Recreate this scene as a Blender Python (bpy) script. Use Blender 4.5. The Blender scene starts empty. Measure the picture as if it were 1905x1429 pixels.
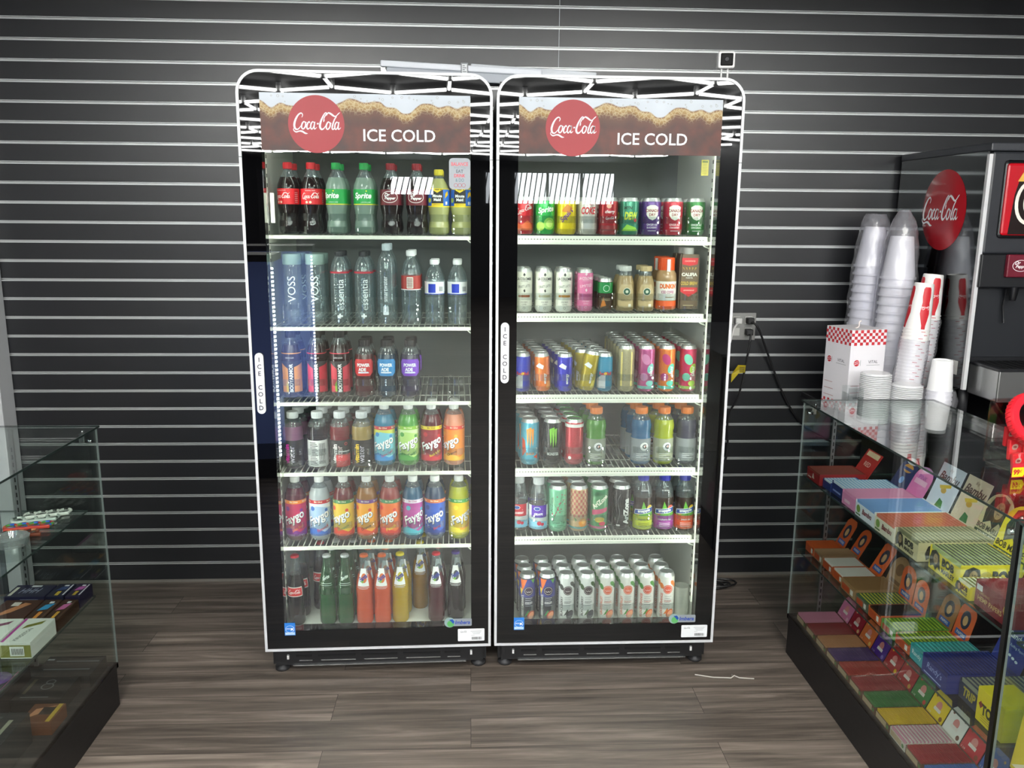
import bpy, bmesh, math, random
from mathutils import Vector, Matrix, Euler
random.seed(7)
C = bpy.context.scene.collection
PI = math.pi

# ------------------------------------------------------------------ camera, world, light, exposure
F_PX, PITCH, YAW, ROLL = 1566.3, 0.198610, 0.050283, 0.0087138
CAM = Vector((0, 0, 1.58))
fw = Vector((math.sin(YAW)*math.cos(PITCH), math.cos(YAW)*math.cos(PITCH), -math.sin(PITCH)))
rt = Vector((math.cos(YAW), -math.sin(YAW), 0)); up = rt.cross(fw)
r2 = rt*math.cos(ROLL)+up*math.sin(ROLL); u2 = up*math.cos(ROLL)-rt*math.sin(ROLL)
cd = bpy.data.cameras.new('camera'); cam = bpy.data.objects.new('camera', cd); C.objects.link(cam)
cd.sensor_fit = 'HORIZONTAL'; cd.sensor_width = 36; cd.lens = F_PX/1905*36
cd.clip_start = .02
m = Matrix((r2, u2, -fw)).transposed().to_4x4(); m.translation = CAM; cam.matrix_world = m
bpy.context.scene.camera = cam
sc = bpy.context.scene
w = bpy.data.worlds.new('world'); sc.world = w; w.use_nodes = True
w.node_tree.nodes['Background'].inputs[0].default_value = (.86, .93, 1, 1)
w.node_tree.nodes['Background'].inputs[1].default_value = 3.0
sc.view_settings.view_transform = 'Standard'; sc.view_settings.look = 'None'
sc.view_settings.gamma = 1; sc.view_settings.exposure = 1.0
sc.cycles.use_denoising = True
sc.cycles.max_bounces = 10; sc.cycles.transparent_max_bounces = 40
sc.cycles.glossy_bounces = 5; sc.cycles.diffuse_bounces = 4
sc.cycles.sample_clamp_indirect = 6; sc.cycles.caustics_reflective = False; sc.cycles.caustics_refractive = False
HEX_STRENGTH = 30.0          # ceiling tubes
FILL_PANEL_STRENGTH = 15.0         # added fill panels above the aisle
LED_STRENGTH = 62.0          # diode strips inside the coolers
# ------------------------------------------------------------------ materials
def lin(c):
    c = c.lstrip('#'); v = [int(c[i:i+2], 16)/255 for i in (0, 2, 4)]
    return tuple(x/12.92 if x <= .04045 else ((x+.055)/1.055)**2.4 for x in v)+(1,)
_mc = {}
def M(col, rough=.5, metal=0., coat=0., emit=0., spec=.5):
    k = (col, rough, metal, coat, emit, spec)
    if k in _mc: return _mc[k]
    m = bpy.data.materials.new('paint_'+col.strip('#')); m.use_nodes = True
    b = m.node_tree.nodes['Principled BSDF']
    b.inputs['Base Color'].default_value = lin(col); b.inputs['Roughness'].default_value = rough
    b.inputs['Metallic'].default_value = metal; b.inputs['Coat Weight'].default_value = coat
    b.inputs['Specular IOR Level'].default_value = spec
    if emit:
        b.inputs['Emission Color'].default_value = lin(col); b.inputs['Emission Strength'].default_value = emit
    # a little procedural surface irregularity
    nt = m.node_tree; n = nt.nodes.new('ShaderNodeTexNoise'); n.inputs['Scale'].default_value = 60
    if rough < .12: nt.nodes.remove(n); _mc[k] = m; return m
    r = nt.nodes.new('ShaderNodeMapRange'); r.inputs[3].default_value = max(0, rough-.04); r.inputs[4].default_value = min(1, rough+.04)
    nt.links.new(n.outputs[0], r.inputs[0]); nt.links.new(r.outputs[0], b.inputs['Roughness'])
    _mc[k] = m; return m
def glassy(name, tint='#ffffff', fac=.04, ior=1.45, rough=.0, diff=None, dfac=0.):
    k = ('g', name)
    if k in _mc: return _mc[k]
    m = bpy.data.materials.new(name); m.use_nodes = True; nt = m.node_tree
    for n in list(nt.nodes): nt.nodes.remove(n)
    out = nt.nodes.new('ShaderNodeOutputMaterial')
    t = nt.nodes.new('ShaderNodeBsdfTransparent'); t.inputs[0].default_value = lin(tint)
    g = nt.nodes.new('ShaderNodeBsdfGlossy'); g.inputs['Roughness'].default_value = rough; g.inputs[0].default_value = (1, 1, 1, 1)
    f = nt.nodes.new('ShaderNodeFresnel'); ge = nt.nodes.new('ShaderNodeNewGeometry'); mr = nt.nodes.new('ShaderNodeMapRange')
    mr.inputs[3].default_value = ior; mr.inputs[4].default_value = 1/ior       # thin sheet: both faces reflect alike
    nt.links.new(ge.outputs['Backfacing'], mr.inputs[0]); nt.links.new(mr.outputs[0], f.inputs[0])
    a = nt.nodes.new('ShaderNodeMath'); a.operation = 'ADD'; a.inputs[1].default_value = fac; a.use_clamp = True
    nt.links.new(f.outputs[0], a.inputs[0])
    mx = nt.nodes.new('ShaderNodeMixShader'); nt.links.new(a.outputs[0], mx.inputs[0])
    src = t
    if diff:
        d = nt.nodes.new('ShaderNodeBsdfDiffuse'); d.inputs[0].default_value = lin(diff)
        m2 = nt.nodes.new('ShaderNodeMixShader'); m2.inputs[0].default_value = dfac
        nt.links.new(t.outputs[0], m2.inputs[1]); nt.links.new(d.outputs[0], m2.inputs[2]); src = m2
    nt.links.new(src.outputs[0], mx.inputs[1]); nt.links.new(g.outputs[0], mx.inputs[2])
    nt.links.new(mx.outputs[0], out.inputs[0])
    _mc[k] = m; return m
def liquid(col, rough=.08):
    k = ('l', col)
    if k in _mc: return _mc[k]
    m = bpy.data.materials.new('drink_'+col.strip('#')); m.use_nodes = True; nt = m.node_tree
    b = nt.nodes['Principled BSDF']; b.inputs['Base Color'].default_value = lin(col)
    b.inputs['Roughness'].default_value = rough; b.inputs['Coat Weight'].default_value = .6; b.inputs['Coat Roughness'].default_value = .03
    out = nt.nodes['Material Output']
    t = nt.nodes.new('ShaderNodeBsdfTranslucent'); t.inputs[0].default_value = lin(col)
    mx = nt.nodes.new('ShaderNodeMixShader'); mx.inputs[0].default_value = .3
    nt.links.new(b.outputs[0], mx.inputs[1]); nt.links.new(t.outputs[0], mx.inputs[2]); nt.links.new(mx.outputs[0], out.inputs[0])
    _mc[k] = m; return m
ALU = M('#d8dadb', .28, 1.0)
STEEL = M('#b9bcbd', .22, 1.0)
TINLID = M('#e6eaea', .34, .85)
WHITEP = M('#f2f2f0', .35)
BLACKP = M('#0c0c0d', .35)
BLACKG = M('#050506', .012)
PANE = glassy('cooler_glass', '#f3f7f5', .035, 1.45)
CASEGLASS = glassy('case_glass', '#f8fcfa', .008, 1.5)
CLEAR = glassy('clear_plastic', '#f6f8f8', .05, 1.42, .02)
CLEARB = glassy('clear_bottle', '#dfe8ea', .04, 1.4, .02, '#c9d2d4', .12)
BAGM = glassy('plastic_bag', '#f6f6fa', .03, 1.35, .22, '#e8e8ee', .16)

# ------------------------------------------------------------------ mesh building
def build(name, bm, mats, parent=None, smooth=False, loc=None, rot=None):
    me = bpy.data.meshes.new(name); bm.to_mesh(me); bm.free()
    if not isinstance(mats, (list, tuple)): mats = [mats]
    for x in mats: me.materials.append(x)
    if smooth:
        me.shade_smooth(); me.set_sharp_from_angle(angle=.7)
    o = bpy.data.objects.new(name, me); C.objects.link(o)
    if parent: o.parent = parent
    if loc: o.location = loc
    if rot: o.rotation_euler = rot
    return o
def tag(o, label, cat, group=None, kind=None):
    if label: o['label'] = label
    if cat: o['category'] = cat
    if group: o['group'] = group
    if kind: o['kind'] = kind
    return o
def thing(name, label, cat, loc=(0, 0, 0), rz=0, group=None, rot=None):
    o = bpy.data.objects.new(name, None); o.empty_display_size = .05; C.objects.link(o); o.location = loc
    o.rotation_euler = rot if rot else (0, 0, rz)
    return tag(o, label, cat, group)
def structure(o): o['kind'] = 'structure'; return o
def box(bm, x0, y0, z0, x1, y1, z1, mi=0, mat=None):
    vs = [bm.verts.new(p) for p in ((x0,y0,z0),(x1,y0,z0),(x1,y1,z0),(x0,y1,z0),(x0,y0,z1),(x1,y0,z1),(x1,y1,z1),(x0,y1,z1))]
    if mat is not None:
        for v in vs: v.co = mat @ v.co
    fs = []
    for f in ((3,2,1,0),(4,5,6,7),(0,1,5,4),(1,2,6,5),(2,3,7,6),(3,0,4,7)):
        q = bm.faces.new([vs[i] for i in f]); q.material_index = mi; fs.append(q)
    return fs
def bbox(bm, x0, y0, z0, x1, y1, z1, b=.004, mi=0, seg=2):
    t = bmesh.new(); box(t, x0, y0, z0, x1, y1, z1, mi)
    bmesh.ops.bevel(t, geom=t.edges[:], offset=b, segments=seg, affect='EDGES', profile=.5)
    merge(bm, t)
def merge(bm, t, mtx=None):
    mp = {}
    for v in t.verts: mp[v] = bm.verts.new(mtx @ v.co if mtx is not None else v.co)
    for f in t.faces:
        try: q = bm.faces.new([mp[v] for v in f.verts]); q.material_index = f.material_index; q.smooth = f.smooth
        except ValueError: pass
    t.free()
def lathe(bm, prof, seg=24, mi=0, cx=0, cy=0, mtx=None, close=True):
    rings = []
    for r, z in prof:
        rings.append([bm.verts.new((cx+r*math.sin(2*PI*i/seg), cy-r*math.cos(2*PI*i/seg), z)) for i in range(seg)])
    for a, b in zip(rings, rings[1:]):
        for i in range(seg):
            j = (i+1) % seg
            q = bm.faces.new((a[i], a[j], b[j], b[i])); q.material_index = mi; q.smooth = True
    if close:
        for rg, rev in ((rings[0], True), (rings[-1], False)):
            q = bm.faces.new(rg[::-1] if rev else rg); q.material_index = mi
    if mtx is not None:
        for rg in rings:
            for v in rg: v.co = mtx @ v.co
def cyl(bm, p0, p1, r, seg=12, mi=0, r1=None):
    p0, p1 = Vector(p0), Vector(p1); d = p1-p0
    q = d.to_track_quat('Z', 'Y').to_matrix().to_4x4(); q.translation = p0
    lathe(bm, [(r, 0), (r if r1 is None else r1, d.length)], seg, mi, mtx=q)
def tube(bm, pts, r, seg=8, mi=0):
    pts = [Vector(p) for p in pts]; rings = []
    for i, p in enumerate(pts):
        d = (pts[min(i+1, len(pts)-1)]-pts[max(i-1, 0)]).normalized()
        q = d.to_track_quat('Z', 'Y').to_matrix()
        rings.append([bm.verts.new(p+q @ Vector((r*math.cos(2*PI*k/seg), r*math.sin(2*PI*k/seg), 0))) for k in range(seg)])
    for a, b in zip(rings, rings[1:]):
        o = min(range(seg), key=lambda s: sum((a[k].co-b[(k+s) % seg].co).length for k in range(0, seg, 2)))
        for k in range(seg):
            f = bm.faces.new((a[k], a[(k+1) % seg], b[(k+1+o) % seg], b[(k+o) % seg])); f.material_index = mi; f.smooth = True
    for rg in (rings[0], rings[-1]):
        f = bm.faces.new(rg); f.material_index = mi
def catmull(pts, n=6):
    P = [pts[0]]+list(pts)+[pts[-1]]; out = []
    for i in range(1, len(P)-2):
        a, b, c, d = [Vector(x) for x in P[i-1:i+3]]
        for k in range(n):
            t = k/n
            out.append(.5*((2*b)+(c-a)*t+(2*a-5*b+4*c-d)*t*t+(3*b-a-3*c+d)*t*t*t))
    out.append(Vector(P[-2])); return out

# ------------------------------------------------------------------ flat artwork: text, logos, shapes, laid on faces or wrapped on cans
_tc = {}
def text_mesh(s, shear=0, bold=0.):
    k = (s, shear, bold)
    if k in _tc: return _tc[k]
    cu = bpy.data.curves.new('t', 'FONT'); cu.body = s; cu.size = 1; cu.shear = shear; cu.offset = bold; cu.resolution_u = 3
    cu.align_x = 'LEFT'
    o = bpy.data.objects.new('t', cu); C.objects.link(o)
    me = bpy.data.meshes.new_from_object(o.evaluated_get(bpy.context.evaluated_depsgraph_get()))
    vs = [(v.co.x, v.co.y) for v in me.vertices]; fs = [tuple(p.vertices) for p in me.polygons]
    bpy.data.objects.remove(o); bpy.data.meshes.remove(me); bpy.data.curves.remove(cu)
    if not vs: vs = [(0, 0), (1, 0), (1, 1)]; fs = []
    x0 = min(v[0] for v in vs); x1 = max(v[0] for v in vs); y0 = min(v[1] for v in vs); y1 = max(v[1] for v in vs)
    vs = [(v[0]-(x0+x1)/2, v[1]-(y0+y1)/2) for v in vs]
    _tc[k] = (vs, fs, x1-x0, y1-y0); return _tc[k]
# script logo strokes: centre line points (x, y, half width) on a 100 x 34 field
SCRIPT = [
 [(21,24,.6),(23,28,1.0),(20,31,1.2),(14,28,1.6),(8,20,2.2),(5,11,2.5),(7,5,2.0),(12,4,1.2),(18,9,.8),(21,14,.5)],
 [(5,7,.4),(3,3,.9),(8,-.5,1.3),(15,1,1.3),(21,.5,1.8),(27,-2.5,1.6),(32,-3,.4)],
 [(28,15,.6),(25,17,1.2),(21,13,1.7),(20,7,1.7),(23,4.5,1.3),(27,8,1.5),(28.5,13,1.5),(27,16.5,.8),(31,15,.5)],
 [(37,14.5,1.0),(36,17,1.1),(32.5,14,1.6),(30.5,8,1.8),(32.5,4.5,1.4),(37,7,.7),(39,9,.5)],
 [(46,15,.6),(43,17,1.1),(39.5,13,1.6),(38.5,7,1.6),(41,4.5,1.2),(44.5,9,.9),(47,16,1.2)],
 [(47.5,17,1.2),(45.5,9,1.7),(46,5,1.4),(49,6,.7),(51,8,.4)],
 [(49.5,13.5,1.3),(53.5,14.1,1.3)],
 [(63,21,.5),(61,17,1.0),(62,23,1.0),(66,29,1.2),(68,31,1.3),(65,32,1.0),(60,26,1.6),(55,17,2.2),(53,9,2.4),(56,4.5,1.9),(61,6,1.2),(66,12,.6)],
 [(67,27,.5),(71,32,1.3),(77,30,2.0),(83,26.5,1.5),(87,27,.9),(92,31,1.0),(95,33,.4)],
 [(74,14,.6),(71,17,1.2),(67,13,1.7),(66,7,1.7),(69,4.5,1.3),(73,8,1.5),(74.5,13,1.5),(73,16.5,.8),(77,14,.5)],
 [(88,26,.8),(84,22,1.4),(80,14,1.7),(78,7,1.7),(80,4.5,1.3),(84,8,.6)],
 [(91,15,.6),(88,17,1.1),(84.5,13,1.6),(83.5,7,1.6),(86,4.5,1.2),(89.5,9,.9),(92,16,1.2)],
 [(92.5,17,1.2),(90.5,9,1.7),(91,5,1.4),(94,6,.7),(96,8,.4)],
]
SCRIPT[6] = [(51.5,13.5,1.4),(55,14,1.4)]
SCRIPT = SCRIPT[:7]+[[(x+4.5, y, q) for x, y, q in st] for st in SCRIPT[7:]]
def ribbon2d(pts, n=5):
    P = catmull(pts, n); L = []; Rr = []
    for i, p in enumerate(P):
        d = P[min(i+1, len(P)-1)]-P[max(i-1, 0)]; d.z = 0
        if d.length < 1e-9: d = Vector((1, 0, 0))
        d.normalize(); nx, ny = -d.y*.84, d.x*.84
        L.append((p.x+nx*p.z, p.y+ny*p.z)); Rr.append((p.x-nx*p.z, p.y-ny*p.z))
    return [[Rr[i], Rr[i+1], L[i+1], L[i]] for i in range(len(P)-1)]
class Art:
    """2-D artwork with one material per colour; layers stack by a fraction of a millimetre"""
    def __init__(s, rough=.45): s.bm = bmesh.new(); s.cols = []; s.lay = 0; s.rough = rough
    def mi(s, c):
        if c not in s.cols: s.cols.append(c)
        return s.cols.index(c)
    def polys(s, pl, c, tri=False):
        s.lay += 1; mi = s.mi(c)
        for P in pl:
            try:
                f = s.bm.faces.new([s.bm.verts.new((p[0], p[1], s.lay)) for p in P]); f.material_index = mi
                f.normal_update()
                if f.normal.z < 0: f.normal_flip()
            except ValueError: pass
        return s
    def rect(s, u0, v0, u1, v1, c): return s.polys([[(u0,v0),(u1,v0),(u1,v1),(u0,v1)]], c)
    def poly(s, P, c):
        t = bmesh.new(); f = t.faces.new([t.verts.new((p[0], p[1], 0)) for p in P])
        r = bmesh.ops.triangulate(t, faces=[f]); out = [[(v.co.x, v.co.y) for v in q.verts] for q in t.faces]; t.free()
        return s.polys(out, c)
    def disc(s, u, v, r, c, ry=None, n=24, rot=0):
        ry = ry or r; P = []
        for i in range(n):
            a = 2*PI*i/n; x, y = r*math.cos(a), ry*math.sin(a)
            P.append((u+x*math.cos(rot)-y*math.sin(rot), v+x*math.sin(rot)+y*math.cos(rot)))
        return s.polys([P], c)
    def ring(s, u, v, r, t, c, ry=None, n=24):
        ry = ry or r; pl = []
        for i in range(n):
            a, b = 2*PI*i/n, 2*PI*(i+1)/n
            pl.append([(u+r*math.cos(a), v+ry*math.sin(a)), (u+r*math.cos(b), v+ry*math.sin(b)), (u+(r-t)*math.cos(b), v+(ry-t)*math.sin(b)), (u+(r-t)*math.cos(a), v+(ry-t)*math.sin(a))])
        return s.polys(pl, c)
    def line(s, pts, w, c, n=4): return s.polys(ribbon2d([(p[0], p[1], w) for p in pts], n), c)
    def text(s, t, u, v, h, c, w=None, shear=0, bold=.0, rot=0):
        vs, fs, W, H = text_mesh(t, shear, bold); ky = h/H; kx = min(ky, w/W) if w else ky
        if w and kx < ky*.55: ky = kx/.55
        cr, sr = math.cos(rot), math.sin(rot)
        Q = [(x*kx, y*ky) for x, y in vs]; Q = [(u+x*cr-y*sr, v+x*sr+y*cr) for x, y in Q]
        return s.polys([[Q[i] for i in f] for f in fs], c)
    def coke(s, u, v, w, c, rot=0, flip=1, ky=1.0):
        k = w/100; cr, sr = math.cos(rot), math.sin(rot)
        for st in SCRIPT:
            pl = []
            for P in ribbon2d(st, 3):
                pl.append([(u+flip*((x-51)*k*cr-(y-14)*k*ky*sr), v+flip*((x-51)*k*sr+(y-14)*k*ky*cr)) for x, y in P])
            s.polys(pl, c); s.lay -= 1
        s.lay += 1; return s
    def rounded(s, u0, v0, u1, v1, r, c):
        P = []
        for cx, cy, a0 in ((u1-r, v1-r, 0), (u0+r, v1-r, 90), (u0+r, v0+r, 180), (u1-r, v0+r, 270)):
            for k in range(5): a = math.radians(a0+22.5*k); P.append((cx+r*math.cos(a), cy+r*math.sin(a)))
        return s.polys([P], c)
    def mats(s): return [c if not isinstance(c, str) else M(c, s.rough) for c in s.cols]
    def wrap(s, R, name, parent, z=0, step=.005, off=.0004, Rz=None):
        """lay on a cylinder of radius R (or Rz(height)); u = 0 faces -Y"""
        bm = s.bm
        us = [v.co.x for v in bm.verts]; a = math.floor(min(us)/step); b = math.ceil(max(us)/step)
        for k in range(a, b+1):
            g = bm.verts[:]+bm.edges[:]+bm.faces[:]
            bmesh.ops.bisect_plane(bm, geom=g, plane_co=(k*step, 0, 0), plane_no=(1, 0, 0), dist=1e-7)
        if Rz:
            vs = [v.co.y for v in bm.verts]; a = math.floor(min(vs)/.008); b = math.ceil(max(vs)/.008)
            for k in range(a, b+1):
                bmesh.ops.bisect_plane(bm, geom=bm.verts[:]+bm.edges[:]+bm.faces[:], plane_co=(0, k*.008, 0), plane_no=(0, 1, 0), dist=1e-7)
        for v in bm.verts:
            rr = (Rz(v.co.y) if Rz else R)+off+v.co.z*.00005; th = v.co.x/R
            v.co = Vector((rr*math.sin(th), -rr*math.cos(th), v.co.y+z))
        return build(name, bm, s.mats(), parent, smooth=True)
    def flat(s, name, parent, mtx, off=.0003, st=.00006):
        """u,v,layer -> world through mtx (x = u, y = v, z = outward)"""
        for v in s.bm.verts: v.co = mtx @ Vector((v.co.x, v.co.y, off+v.co.z*st))
        return build(name, s.bm, s.mats(), parent)
def front_mtx(x, y, z):      # faces -Y (towards the camera)
    return Matrix(((1,0,0,x),(0,0,-1,y),(0,1,0,z),(0,0,0,1)))
def left_mtx(x, y, z):       # faces -X, u runs towards -Y
    return Matrix(((0,0,-1,x),(-1,0,0,y),(0,1,0,z),(0,0,0,1)))
def top_mtx(x, y, z, a=0):   # faces +Z
    return Matrix.Translation((x, y, z)) @ Matrix.Rotation(a, 4, 'Z')

# ------------------------------------------------------------------ the room
RX0, RX1, RY0, RY1, RH = -3.4, 3.4, -11.0, 3.491, 2.56
def node_floor():
    m = bpy.data.materials.new('vinyl_planks'); m.use_nodes = True; nt = m.node_tree; L = nt.links
    b = nt.nodes['Principled BSDF']; N = nt.nodes.new
    tc = N('ShaderNodeTexCoord')
    br = N('ShaderNodeTexBrick'); br.offset = .37; br.offset_frequency = 2
    br.inputs['Color1'].default_value = (0, 0, 0, 1); br.inputs['Color2'].default_value = (1, 1, 1, 1); br.inputs['Mortar'].default_value = (.5, .5, .5, 1)
    br.inputs['Scale'].default_value = 1; br.inputs['Mortar Size'].default_value = .0009; br.inputs['Mortar Smooth'].default_value = .2
    br.inputs['Brick Width'].default_value = 1.2; br.inputs['Row Height'].default_value = .152; br.inputs['Bias'].default_value = 0
    L.new(tc.outputs['Object'], br.inputs[0])
    # per-plank shift of the grain
    mp = N('ShaderNodeMapping'); mp.inputs['Scale'].default_value = (.9, 16, 1); L.new(tc.outputs['Object'], mp.inputs[0])
    ad = N('ShaderNodeVectorMath'); ad.operation = 'MULTIPLY_ADD'; ad.inputs[1].default_value = (17, 31, 7)
    L.new(br.outputs['Color'], ad.inputs[0]); L.new(mp.outputs[0], ad.inputs[2])
    n1 = N('ShaderNodeTexNoise'); n1.inputs['Scale'].default_value = 1.6; n1.inputs['Detail'].default_value = 8; n1.inputs['Roughness'].default_value = .62; n1.inputs['Distortion'].default_value = .6
    L.new(ad.outputs[0], n1.inputs[0])
    mp2 = N('ShaderNodeMapping'); mp2.inputs['Scale'].default_value = (5, 130, 1); L.new(tc.outputs['Object'], mp2.inputs[0])
    n2 = N('ShaderNodeTexNoise'); n2.inputs['Scale'].default_value = 1; n2.inputs['Detail'].default_value = 4; L.new(mp2.outputs[0], n2.inputs[0])
    r1 = N('ShaderNodeValToRGB'); e = r1.color_ramp.elements
    e[0].position = .30; e[0].color = lin('#443e39'); e[1].position = .72; e[1].color = lin('#968a80')
    x = r1.color_ramp.elements.new(.52); x.color = lin('#6e645c')
    L.new(n1.outputs[0], r1.inputs[0])
    mxa = N('ShaderNodeMix'); mxa.data_type = 'RGBA'; mxa.blend_type = 'MULTIPLY'; mxa.inputs[0].default_value = .55
    r2_ = N('ShaderNodeMapRange'); r2_.inputs[1].default_value = .3; r2_.inputs[2].default_value = .7; r2_.inputs[3].default_value = .72; r2_.inputs[4].default_value = 1.15
    L.new(n2.outputs[0], r2_.inputs[0]); L.new(r1.outputs[0], mxa.inputs[6]); L.new(r2_.outputs[0], mxa.inputs[7])
    # plank-to-plank tone
    r3 = N('ShaderNodeMapRange'); r3.inputs[3].default_value = .80; r3.inputs[4].default_value = 1.15; L.new(br.outputs['Color'], r3.inputs[0])
    mxb = N('ShaderNodeMix'); mxb.data_type = 'RGBA'; mxb.blend_type = 'MULTIPLY'; mxb.inputs[0].default_value = 1
    L.new(mxa.outputs[2], mxb.inputs[6]); L.new(r3.outputs[0], mxb.inputs[7])
    mxc = N('ShaderNodeMix'); mxc.data_type = 'RGBA'; L.new(br.outputs['Fac'], mxc.inputs[0]); L.new(mxb.outputs[2], mxc.inputs[6]); mxc.inputs[7].default_value = lin('#2b2724')
    L.new(mxc.outputs[2], b.inputs['Base Color'])
    b.inputs['Roughness'].default_value = .38
    bp = N('ShaderNodeBump'); bp.inputs['Strength'].default_value = .12; bp.inputs['Distance'].default_value = .002; L.new(n1.outputs[0], bp.inputs['Height']); L.new(bp.outputs[0], b.inputs['Normal'])
    return m
bm = bmesh.new(); box(bm, RX0, RY0, -.1, RX1, RY1+.2, 0)
structure(build('floor', bm, node_floor()))
bm = bmesh.new(); box(bm, RX0, RY0, RH, RX1, RY1+.2, RH+.1)
structure(build('ceiling', bm, M('#17171a', .6)))
# slat wall: boards with aluminium channels, 76.2 mm apart
SZ0, SP, SH = 2.298, .0762, .0078
slat = M('#1d1e21', .34, spec=.55)
bm = bmesh.new(); ch = bmesh.new()
zs = [SZ0-SP*k for k in range(-5, 30)]
def board(z0, z1):
    for x0, x1 in ((RX0, .348), (.3496, RX1)):
        box(bm, x0, RY1, z0, x1, RY1+.02, z1)
prev = .012
for z in sorted(zs):
    board(prev, z-SH/2); prev = z+SH/2
board(prev, RH)
for z in zs:      # channel: floor lip, back, top lip
    box(ch, RX0, RY1-.0012, z-SH/2-.0022, RX1, RY1+.012, z-SH/2+.0012)
    box(ch, RX0, RY1+.0105, z-SH/2, RX1, RY1+.012, z+SH/2)
    box(ch, RX0, RY1-.0008, z+SH/2-.001, RX1, RY1+.012, z+SH/2+.0012)
structure(build('wall_back', bm, slat))
structure(build('trim_1', ch, M('#c3c6c6', .42, .55)))
bm = bmesh.new(); box(bm, RX0, RY1-.003, .0, RX1, RY1+.02, .012); structure(build('baseboard_back', bm, M('#8e8a85', .4, .5)))
bm = bmesh.new(); box(bm, RX0-.1, RY0, 0, RX0, RY1+.2, RH); structure(build('wall_left', bm, M('#303034', .5)))
bm = bmesh.new(); box(bm, RX1, RY0, 0, RX1+.1, RY1+.2, RH); structure(build('wall_right', bm, M('#3a3a3e', .5)))
# front wall of the shop with its glazing (behind the camera)
bm = bmesh.new()
WX = [(-1.0, -.1, 1.90, 2.30), (.80, 2.80, 1.75, 2.40)]
box(bm, RX0, RY0-.12, 0, RX1, RY0, 1.75); box(bm, RX0, RY0-.12, 2.40, RX1, RY0, RH)
box(bm, RX0, RY0-.12, 1.75, -1.0, RY0, 2.40); box(bm, -.1, RY0-.12, 1.75, .80, RY0, 2.40); box(bm, 2.80, RY0-.12, 1.75, RX1, RY0, 2.40)
box(bm, -1.0, RY0-.12, 1.75, -.1, RY0, 1.90); box(bm, -1.0, RY0-.12, 2.30, -.1, RY0, 2.40)
structure(build('wall_front', bm, M('#3a3a3e', .6)))
for k, (a, b, z0, z1) in enumerate(WX):
    fm = bmesh.new(); box(fm, a, RY0-.08, z0, b, RY0-.04, z0+.04); box(fm, a, RY0-.08, z1-.04, b, RY0-.04, z1)
    nq = 3 if k else 2
    for q in range(nq+1):
        x = a+(b-a-.05)*q/nq; box(fm, x, RY0-.08, z0+.04, x+.05, RY0-.04, z1-.04)
    nb = 20 if k else 8
    for q in range(nb):     # security grille bars
        x = a+(b-a)*q/nb; cyl(fm, (x, RY0-.06, z0+.04), (x+.08, RY0-.06, z1-.04), .011, 6)
    o = structure(build('window_%d' % (k+1), fm, M('#202124', .4)))
    l = bpy.data.lights.new('daylight', 'AREA'); l.shape = 'RECTANGLE'; l.size = b-a; l.size_y = z1-z0; l.energy = 5*(b-a); l.color = (.93, .97, 1)
    lo = bpy.data.objects.new('window_daylight', l); lo.location = ((a+b)/2, RY0-.2, (z0+z1)/2)
    lo.rotation_euler = Vector((0, 1, 0)).to_track_quat('-Z', 'Y').to_euler(); C.objects.link(lo)

# hexagonal tube lights on the ceiling (seen mirrored in the cooler doors)
TUBE = M('#fbfcf9', .5, emit=HEX_STRENGTH)
def hex_grid(cx, cy, nx, ny, s):
    segs = set(); rows = []
    W = s*math.sqrt(3)
    for j in range(ny):
        for i in range(nx):
            hx = cx+(i-(nx-1)/2)*W+(W/2 if j % 2 else 0); hy = cy+(j-(ny-1)/2)*1.5*s
            P = [(round(hx+s*math.sin(math.radians(60*k)), 4), round(hy+s*math.cos(math.radians(60*k)), 4)) for k in range(6)]
            for k in range(6):
                a, b = P[k], P[(k+1) % 6]; key = tuple(sorted(((round(a[0], 2), round(a[1], 2)), (round(b[0], 2), round(b[1], 2)))))
                segs.add(key)
    return sorted(segs)
t = thing('hexagon_tube_light', 'white hexagon grid of tube lights on the ceiling, mirrored in cooler doors', 'ceiling light', (0, -4.4, RH-.06))
bm = bmesh.new(); jm = bmesh.new(); nodes = set()
for a, b in hex_grid(0, 0, 7, 10, .5):
    a3 = Vector((*a, 0)); b3 = Vector((*b, 0)); d = (b3-a3).normalized()*.025
    cyl(bm, a3+d, b3-d, .0125, 6); nodes.add(a); nodes.add(b)
for n in nodes: cyl(jm, (n[0], n[1], -.012), (n[0], n[1], .06), .022, 6)
build('light_tubes', bm, TUBE, t); build('connectors', jm, M('#dddddd', .4), t)
# unseen panels added over the aisle to throw more light on the floor
for k, (x, y) in enumerate(((-.95, 1.15), (.95, 1.15), (-.95, -.1), (.95, -.1))):
    t = thing('added_fill_panel', 'unseen square panel added to light the floor, %s %s of the aisle' % (('left', 'right')[k % 2], ('near', 'near', 'far', 'far')[k]), 'ceiling light', (x, y, RH-.02), 0, 'added square fill panels')
    bm = bmesh.new(); box(bm, -.30, -.30, 0, .30, .30, .019); build('diffuser', bm, M('#fffdf6', .5, emit=FILL_PANEL_STRENGTH), t)
    bm = bmesh.new(); 
    for q in ((-.32, -.32, .32, -.30), (-.32, .30, .32, .32), (-.32, -.30, -.30, .30), (.30, -.30, .32, .30)): box(bm, q[0], q[1], -.004, q[2], q[3], .019)
    build('frame', bm, WHITEP, t)
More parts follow.
